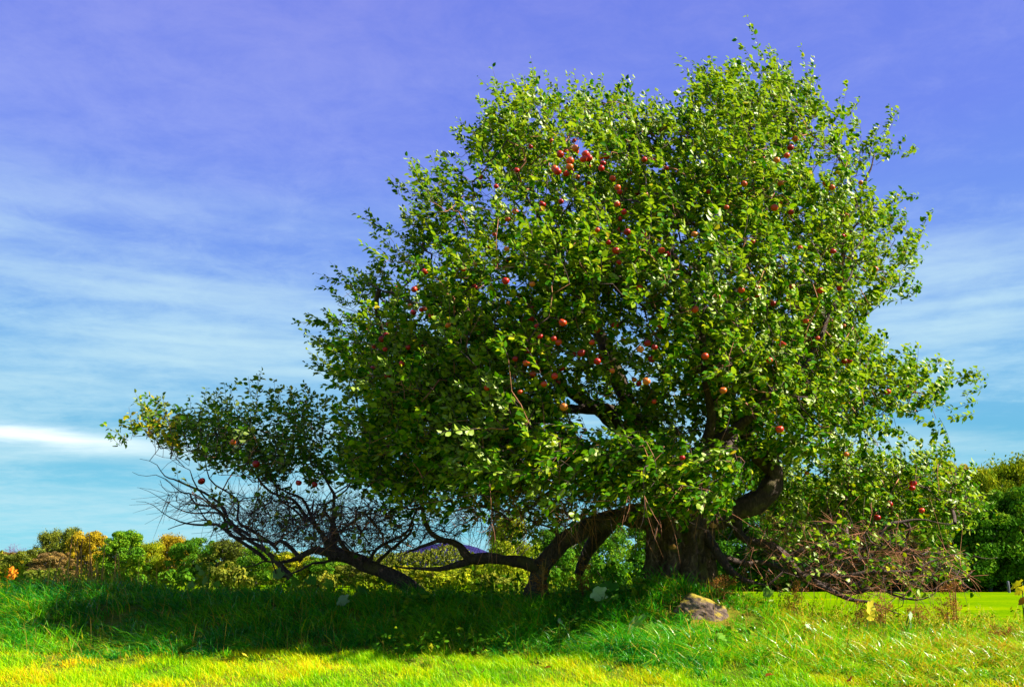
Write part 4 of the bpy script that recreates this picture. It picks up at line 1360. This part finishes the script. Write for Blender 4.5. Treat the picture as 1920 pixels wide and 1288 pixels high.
def build_sunny_weeds():
    rng = np.random.default_rng(37)
    n = 330
    y = rng.uniform(9.0, 10.6, n)
    x = rng.uniform(2.9, 5.4, n)
    z = height(x, y)
    H = rng.uniform(0.10, 0.34, n) * (0.5 + vnoise(x * 2, y * 2, 0, 93))
    GG = Geo()
    for i in range(n):
        m = 16
        t_ = rng.uniform(0.1, 1, m)
        ln = rng.normal(0, 0.08, 2)
        p = np.stack([x[i] + ln[0] * t_ + rng.normal(0, 0.02, m), y[i] + ln[1] * t_ + rng.normal(0, 0.02, m), z[i] + H[i] * t_], -1)
        V, T = leaf_geo(p, rng.normal(0, 1, (m, 3)) + [0, 0, 0.3], np.array([0.2, -0.3, 0.9]) + rng.normal(0, 0.5, (m, 3)), rng.uniform(0.02, 0.05, m), rng.uniform(0.010, 0.022, m))
        GG.add(V, T, np.repeat(np.clip(rng.normal(0.72, 0.16, m), 0, 1), 7))
        GG.tube([(x[i], y[i], z[i] - 0.03), (x[i] + ln[0], y[i] + ln[1], z[i] + H[i])], [0.003, 0.0015], 3, 0.95)
    link('weeds', GG.mesh('weeds'), M['weed'], kind='stuff', label='fine yellowing weeds in the sun below the bare tangle of branches')


build_sunny_weeds()


def build_mound_weeds():
    rng = np.random.default_rng(39)
    n = 430
    y = rng.uniform(8.0, 10.1, n)
    x = rng.uniform(-1.2, 2.6, n)
    k = ((x - 1.95) ** 2 + (y - 9.0) ** 2 > 0.45 ** 2) & (vnoise(x * 1.6, y * 1.6, 0, 98) > 0.42)
    x, y = x[k], y[k]
    n = len(x)
    z = height(x, y)
    GG = Geo()
    for i in range(n):
        m = 7
        h = rng.uniform(0.08, 0.26)
        t_ = rng.uniform(0.3, 1, m)
        p = np.stack([x[i] + rng.normal(0, 0.06, m), y[i] + rng.normal(0, 0.05, m), z[i] + h * t_], -1)
        V, T = leaf_geo(p, rng.normal(0, 1, (m, 3)) * [1, 1, .4] + [-0.4, -0.3, -0.2], np.array([0.2, -0.4, 0.9]) + rng.normal(0, 0.4, (m, 3)), rng.uniform(0.025, 0.06, m) * (1.9 if i % 8 == 0 else 1), rng.uniform(0.02, 0.045, m) * (1.9 if i % 8 == 0 else 1))
        GG.add(V, T, np.repeat(np.clip(rng.normal(0.36, 0.2, m), 0, 1), 7))
    link('weeds', GG.mesh('weeds'), M['weed'], kind='stuff', label='small leafy weeds mixed into the long grass on the mound in front of the trunk')


build_mound_weeds()


def build_brush():
    # brush added to close trunk gaps; dark colour at right paints under-tree shade
    rng = np.random.default_rng(38)
    for lab, x0, x1, yb, hm, mt in (('added dark brush painting the shade under the trees beyond the right field', 11, 62, 82, 3.6, 'bg_dark'),
                                    ('olive brush along the foot of the far left trees', -92, 11, 118, 5.0, 'bg_olive')):
        n = int((x1 - x0) * 520)
        x = rng.uniform(x0, x1, n)
        hh = hm * (0.55 + 0.6 * vnoise(x * 0.25, 0.5, 0, 96))
        p = np.stack([x, yb + rng.normal(0, 1.2, n), rng.uniform(0, 1, n) * hh], -1)
        V, T = leaf_geo(p, rng.normal(0, 1, (n, 3)), rng.normal(0, 1, (n, 3)) + [0, -0.4, 0.6], rng.uniform(0.2, 0.45, n), rng.uniform(0.15, 0.35, n))
        link('brush', make_mesh('brush', V, T, np.repeat(np.clip(rng.normal(0.45, 0.18, n), 0, 1), 7)), M[mt], kind='stuff', label=lab)


build_brush()

# ------------------------------------------------------------------ rock, stalks, broad leaves
def rock():
    bpy_me = bpy.data.meshes.new('rock')
    import bmesh
    bm = bmesh.new()
    bmesh.ops.create_icosphere(bm, subdivisions=5, radius=1.0)
    V = np.array([v.co[:] for v in bm.verts])
    pts = np.array([[1, .2, .3], [-.8, .5, .5], [.1, -1, .45], [-.5, -.8, .3], [.5, .8, .7], [.6, -.7, .6], [.0, .1, 1], [-1, -.1, .2]])
    r = np.ones(len(V))
    for q in pts:
        q = q / np.linalg.norm(q)
        dd = V @ q
        r = np.minimum(r, 0.72 / np.maximum(dd, 0.3))
    r = r + 0.16 * (vnoise(V[:, 0] * 3 + 9, V[:, 1] * 3 + 9, V[:, 2] * 3 + 9, 81) - 0.5) + 0.06 * (vnoise(V[:, 0] * 11 + 9, V[:, 1] * 11 + 9, V[:, 2] * 11 + 9, 82) - 0.5)
    for v, k in zip(bm.verts, r):
        v.co *= k
    for f in bm.faces:
        f.smooth = True
    bm.to_mesh(bpy_me)
    bm.free()
    c = P(1312, 1140, 9.25)
    o = link('rock', bpy_me, M['rock'], None, 'pinkish-grey boulder with yellow moss on top, set in the bank right below the trunk', 'rock')
    o.location = (c[0] + 0.03, c[1] + 0.03, c[2] - 0.045)
    o.scale = (0.34, 0.27, 0.20)
    o.rotation_euler = (0.1, R(22), R(-12))


rock()


def reed_clump():
    c = P(165, 1085, 11.2)
    z0 = float(height(c[0], 11.2))
    root = empty('dry_reed_clump', (c[0], 11.2, z0), 'clump of tall dry golden reeds standing on the bank at left', 'reeds')
    rng = np.random.default_rng(3)
    data = [(112, 1072, 119, 1030), (136, 1072, 136, 1000), (140, 1070, 139, 1018), (142, 1072, 156, 1008), (148, 1068, 145, 1010), (159, 1062, 168, 1002), (162, 1062, 165, 1040),
            (176, 1080, 182, 1050), (186, 1062, 197, 1018), (206, 1085, 219, 1032), (222, 1070, 216, 1040), (229, 1072, 222, 1038), (172, 1075, 171, 1035), (151, 1075, 153, 1028)]
    for ub, vb, ut, vt in data:
        Y = 11.2 + rng.uniform(-0.4, 0.4)
        b = P(ub, vb + 22, Y)
        b[2] = float(height(b[0], Y)) - 0.02
        t_ = P(ut, vt, Y)
        mid = (b + t_) / 2 + rng.normal(0, 0.03, 3)
        G = Geo()
        G.tube(np.array([b, mid, t_]) - [c[0], 11.2, z0], [0.011, 0.009, 0.004], 5)
        link('stem', G.mesh('stem'), M['stalk'], root)
    # leafy tops of the younger reeds
    n = 420
    x = c[0] + rng.normal(0.1, 0.32, n)
    y = 11.2 + rng.normal(0, 0.3, n)
    V, T, tt = blades(rng, x, y, rng.uniform(0.25, 0.65, n), 0.008 * np.ones(n), rng.uniform(0.05, 0.4, n), rng.uniform(0.2, 1, n), 3)
    link('blades', make_mesh('blades', V - [c[0], 11.2, z0], T, tt), M['dry_grass'], root, kind='stuff')


reed_clump()


def dry_weed(u, vb, vt, Y, nst, label, seed, brown=True, lean=0.0):
    rng = np.random.default_rng(seed)
    b = P(u, vb, Y)
    z0 = float(height(b[0], Y))
    top = P(u, vt, Y)[2]
    H = top - z0
    root = empty('dry_weed', (b[0], Y, z0), label, 'plant', 'dry weed stalks in the long grass')
    GS = Geo()
    for k in range(nst):
        a = rng.uniform(0, 6.28)
        d = np.array([math.cos(a) * 0.12 + lean, math.sin(a) * 0.12, 1.0])
        h = H * rng.uniform(0.6, 1.0)
        s0 = np.array([rng.normal(0, 0.03), rng.normal(0, 0.03), -0.03])
        pts = np.array([s0, s0 + d * h * 0.5 + rng.normal(0, 0.012, 3), s0 + d * h])
        G = Geo()
        G.tube(pts, [0.006, 0.0045, 0.002], 4)
        for q in range(5):
            t_ = rng.uniform(0.4, 0.95)
            p = s0 + d * h * t_
            e = norm(rng.normal(0, 1, 3) * [1, 1, 0.3] + [0, 0, 0.6])
            L = rng.uniform(0.05, 0.14)
            G.tube([p, p + e * L * 0.6, p + e * L + [0, 0, 0.01]], [0.002, 0.0016, 0.001], 3)
            nn = 26
            pp = p + e * L + rng.normal(0, 0.016, (nn, 3))
            GSv, GSt = leaf_geo(pp, rng.normal(0, 1, (nn, 3)), rng.normal(0, 1, (nn, 3)), 0.014, 0.009)
            GS.add(GSv, GSt, rng.uniform(0, 1))
        link('stem', G.mesh('stem'), M['brown_stalk' if brown else 'stalk'], root)
    link('seed_heads', GS.mesh('seed_heads'), M['seed'], root, kind='stuff')


dry_weed(1790, 1172, 1058, 9.7, 6, 'tallest rusty dry weed, at the right end of the bare tangle', 1)
dry_weed(1655, 1190, 1090, 9.2, 6, 'brown dry weed rising beside the yellow hanging leaf', 2)
dry_weed(1612, 1180, 1115, 9.3, 5, 'short dry weed left of the yellow hanging leaf', 3)
dry_weed(1488, 1165, 1090, 9.6, 4, 'thin dark weed below the bare tangle, nearest the boulder', 4)
dry_weed(1775, 1168, 1110, 9.6, 4, 'short brown weed crowding the tallest rusty weed', 5)
dry_weed(1012, 1120, 1015, 9.6, 4, 'dry straw-coloured weed in front of the grounded limb', 6, False)
dry_weed(1095, 1108, 1030, 9.7, 4, 'orange-headed weed between the grounded limb and the trunk', 7)
dry_weed(1360, 1160, 1075, 9.5, 4, 'rust-red weed right of the trunk, behind the boulder', 8)
dry_weed(1720, 1170, 1115, 9.5, 4, 'slender dry weed right of the white hanging leaf', 9)
dry_weed(1880, 1215, 1175, 8.8, 4, 'low rusty weed tuft at the right edge of the long grass', 10)


def big_leaf_mesh(lobes, seed):
    """a broad lobed leaf, 1 m long, folded a little along its midrib"""
    rng = np.random.default_rng(seed)
    n = 26
    V = [(0, 0, 0), (0.5, 0, 0.04)]
    for k in range(n):
        a = -math.pi + 2 * math.pi * (k + 0.5) / n
        f = 0.5 + 0.5 * math.cos(a)
        r = 0.50 + 0.10 * lobes * abs(math.cos(2.5 * a)) + 0.02 * rng.normal()
        if abs(a) > 2.75:
            r *= 0.62
        x = 0.45 + r * math.cos(a)
        y = r * 0.92 * math.sin(a)
        V.append((x, y, 0.16 * abs(y) + 0.05 * math.sin(9 * a) - 0.16 * x * x))
    T = []
    for k in range(n):
        T.append([1, 2 + k, 2 + (k + 1) % n])
    return make_mesh('leaf', np.array(V), np.array(T), np.full(len(V), 0.5) + rng.normal(0, 0.2), smooth=False)


BIG = [big_leaf_mesh(1.0, 1), big_leaf_mesh(1.6, 2), big_leaf_mesh(0.4, 3)]


def broad_plant(u, v, Y, leaves, label, mat='broad_leaf', grp='broad-leaved plants in the long grass'):
    """leaves: (du, dv, size px, rx, ry, rz, variant, material)"""
    b = P(u, v, Y)
    z0 = float(height(b[0], Y + 0.1))
    root = empty('broad_leaved_plant', (b[0], Y + 0.1, z0), label, 'plant', grp)
    o0 = np.array([b[0], Y + 0.1, z0])
    for du, dv, s, rx, ry, rz, va, mt in leaves:
        p = P(u + du, v + dv, Y) - o0
        G = Geo()
        G.tube([(0, 0, -0.03), p * [0.3, 0.3, 0.6], p], [0.006, 0.005, 0.004], 5)
        link('stem', G.mesh('stem'), M['green_stalk'], root)
        lf = link('leaf', BIG[va], M[mt], root)
        lf.location = p
        L = (0.62 if mt == 'pale_leaf' else 0.5 if u < 600 else 0.8) * s / F * Y
        lf.scale = (L, L, L)
        lf.rotation_euler = (R(rx), R(ry), R(rz))


B = 'broad_leaf'
broad_plant(1200, 1175, 8.6, [(10, -10, 52, 48, 20, 195, 0, B), (12, -8, 26, 60, 50, -20, 2, B), (0, 20, 18, 40, 30, 60, 2, 'yellow_leaf')],
            'large ragged bright green leaf hanging in the grass in front of the trunk')
broad_plant(1125, 1112, 9.0, [(12, 0, 44, 55, 5, 170, 1, 'pale_leaf'), (8, -8, 40, 30, -20, 30, 0, B), (25, 4, 16, 30, 20, 300, 2, B)],
            'plant with a big silvery upturned leaf left of the trunk foot')
broad_plant(1056, 1165, 8.7, [(-3, -3, 18, 60, 20, 120, 2, 'pale_leaf'), (22, -8, 16, 50, 10, 60, 2, B)],
            'small white-green leaves low in the shaded grass')
broad_plant(1345, 1195, 8.2, [(0, -4, 26, 35, 20, 10, 2, B), (-14, 4, 20, 20, 30, 150, 2, B), (4, 8, 22, 30, 10, 240, 0, B)],
            'small green leafy plant in the grass below the boulder')
broad_plant(683, 1110, 9.9, [(-15, -6, 34, 20, 12, 0, 0, B), (-10, 2, 18, 30, 25, 200, 2, B)],
            'flat bright green leaf at the foot of the leaning trunk')
broad_plant(640, 1130, 9.6, [(14, -8, 34, 50, 18, 190, 1, 'pale_leaf')],
            'single blue-green pale leaf in the shaded grass left of the leaning trunk')
broad_plant(560, 1105, 10.2, [(-30, -35, 40, 55, 30, 170, 0, B), (-15, -18, 36, 40, 20, 20, 1, B), (15, -22, 40, 40, 25, -20, 0, B), (20, 5, 32, 50, 30, 200, 1, B), (-5, 2, 32, 40, 20, 90, 0, B), (48, -15, 34, 50, 20, 0, 1, B)],
            'spreading plant of many large green leaves under the fork of the sprawling tree')
broad_plant(385, 1100, 10.6, [(-12, -40, 26, 40, 30, 120, 2, B), (8, -45, 22, 30, 20, 30, 2, B), (-20, -8, 30, 60, 40, 200, 2, B), (5, -18, 34, 50, 50, 220, 2, B), (18, -10, 26, 40, 40, -30, 2, B), (-2, -30, 24, 40, 30, 170, 2, B)],
            'bright green leafy plant on the bank right of the dry reeds')
broad_plant(1500, 1185, 8.8, [(10, -12, 18, 40, 10, 10, 2, 'pale_leaf'), (26, -6, 12, 40, 10, 30, 2, 'pale_leaf')],
            'pale curled leaves in the sunny grass below the bare tangle')
broad_plant(1555, 1205, 8.6, [(0, -10, 18, 40, 10, 20, 2, 'pale_leaf'), (12, -2, 13, 40, 30, -40, 2, 'pale_leaf')],
            'pale whitish leaf lying in the sunny grass left of the dry weeds')
broad_plant(1630, 1178, 9.0, [(10, -44, 28, 75, 25, 200, 1, 'yellow_leaf'), (4, -36, 26, 80, 70, 170, 2, 'yellow_leaf')],
            'drooping bright yellow leaf among the dry brown weeds')
broad_plant(1708, 1190, 9.0, [(-4, -42, 24, 80, 60, 30, 2, 'pale_leaf'), (-2, -26, 22, 70, 75, 60, 2, 'pale_leaf')],
            'folded white leaf hanging from a thin dark stem at right')
broad_plant(1850, 1210, 8.6, [(4, -14, 16, 60, 30, 40, 2, 'pale_leaf'), (10, -8, 12, 60, 60, -20, 2, 'pale_leaf')],
            'curled pinkish-white leaf standing in the grass near the right edge')
broad_plant(1925, 1130, 9.2, [(-8, -38, 30, 30, 20, 170, 0, 'yellow_leaf'), (-2, -26, 24, 40, 20, 150, 1, 'yellow_leaf'), (0, -8, 22, 40, 30, 160, 0, 'brown_leaf')],
            'yellow-leaved sapling poking in at the right edge of the picture')
broad_plant(1440, 1125, 9.6, [(6, -22, 24, 60, 40, 130, 2, B), (-4, -26, 15, 30, 30, 20, 2, B)],
            'lone green leaf curling over the end of the low right limb')

# fallen leaves
FALL = [(1448, 1263, 'red_leaf', 13, 'red fallen leaf on the lawn right of centre, near the bottom edge'),
        (1592, 1272, 'red_leaf', 14, 'red-orange fallen leaf in the grass at lower right'),
        (905, 1258, 'red_leaf', 11, 'small red leaf on the lawn at bottom centre'),
        (1032, 1250, 'brown_leaf', 10, 'brown fallen leaf on the lawn just right of the small red leaf'),
        (376, 1190, 'yellow_leaf', 11, 'pale yellow leaf at the shadow edge on the left lawn'),
        (455, 1226, 'yellow_leaf', 10, 'pale yellow leaf on the sunny left lawn'),
        (868, 1168, 'brown_leaf', 9, 'orange-brown leaf in the shaded grass left of centre'),
        (1240, 1160, 'brown_leaf', 15, 'crumpled brown leaf standing right of the large ragged green leaf'),
        (1236, 1140, 'brown_leaf', 12, 'dark brown leaf above the crumpled one in front of the trunk'),
        (1112, 1167, 'brown_leaf', 9, 'small reddish leaf lying left of the large ragged green leaf')]
for u, v, mt, s, lab in FALL:
    # find the ground distance under this sight line
    ys = np.linspace(6.3, 10.5, 400)
    pr = P(np.full(400, float(u)), np.full(400, float(v)), ys)
    hz = height(pr[:, 0], pr[:, 1])
    k = int(np.argmax(pr[:, 2] < hz + 0.07)) if (pr[:, 2] < hz + 0.07).any() else 200
    p = pr[k]
    o = link('fallen_leaf', BIG[brng.randrange(3)], M[mt], None, lab, 'leaf', 'fallen leaves')
    o.location = p
    L = s / F * p[1]
    o.scale = (L, L, L)
    o.rotation_euler = (R(brng.uniform(15, 50)), R(brng.uniform(-20, 20)), brng.uniform(0, 6.28))

# a post at the field's far edge
G = Geo()
G.tube([(0, 0, -0.1), (0, 0, 0.6), (0.01, 0, 0.85), (0.01, 0, 0.9)], [0.10, 0.095, 0.09, 0.05], 8)
po = link('post', G.mesh('post', True), M['post'], None, 'small grey post at the far edge of the field by the dark trees', 'post')
pp = P(1891, 1100, 74)
po.location = (pp[0], 74, 0)
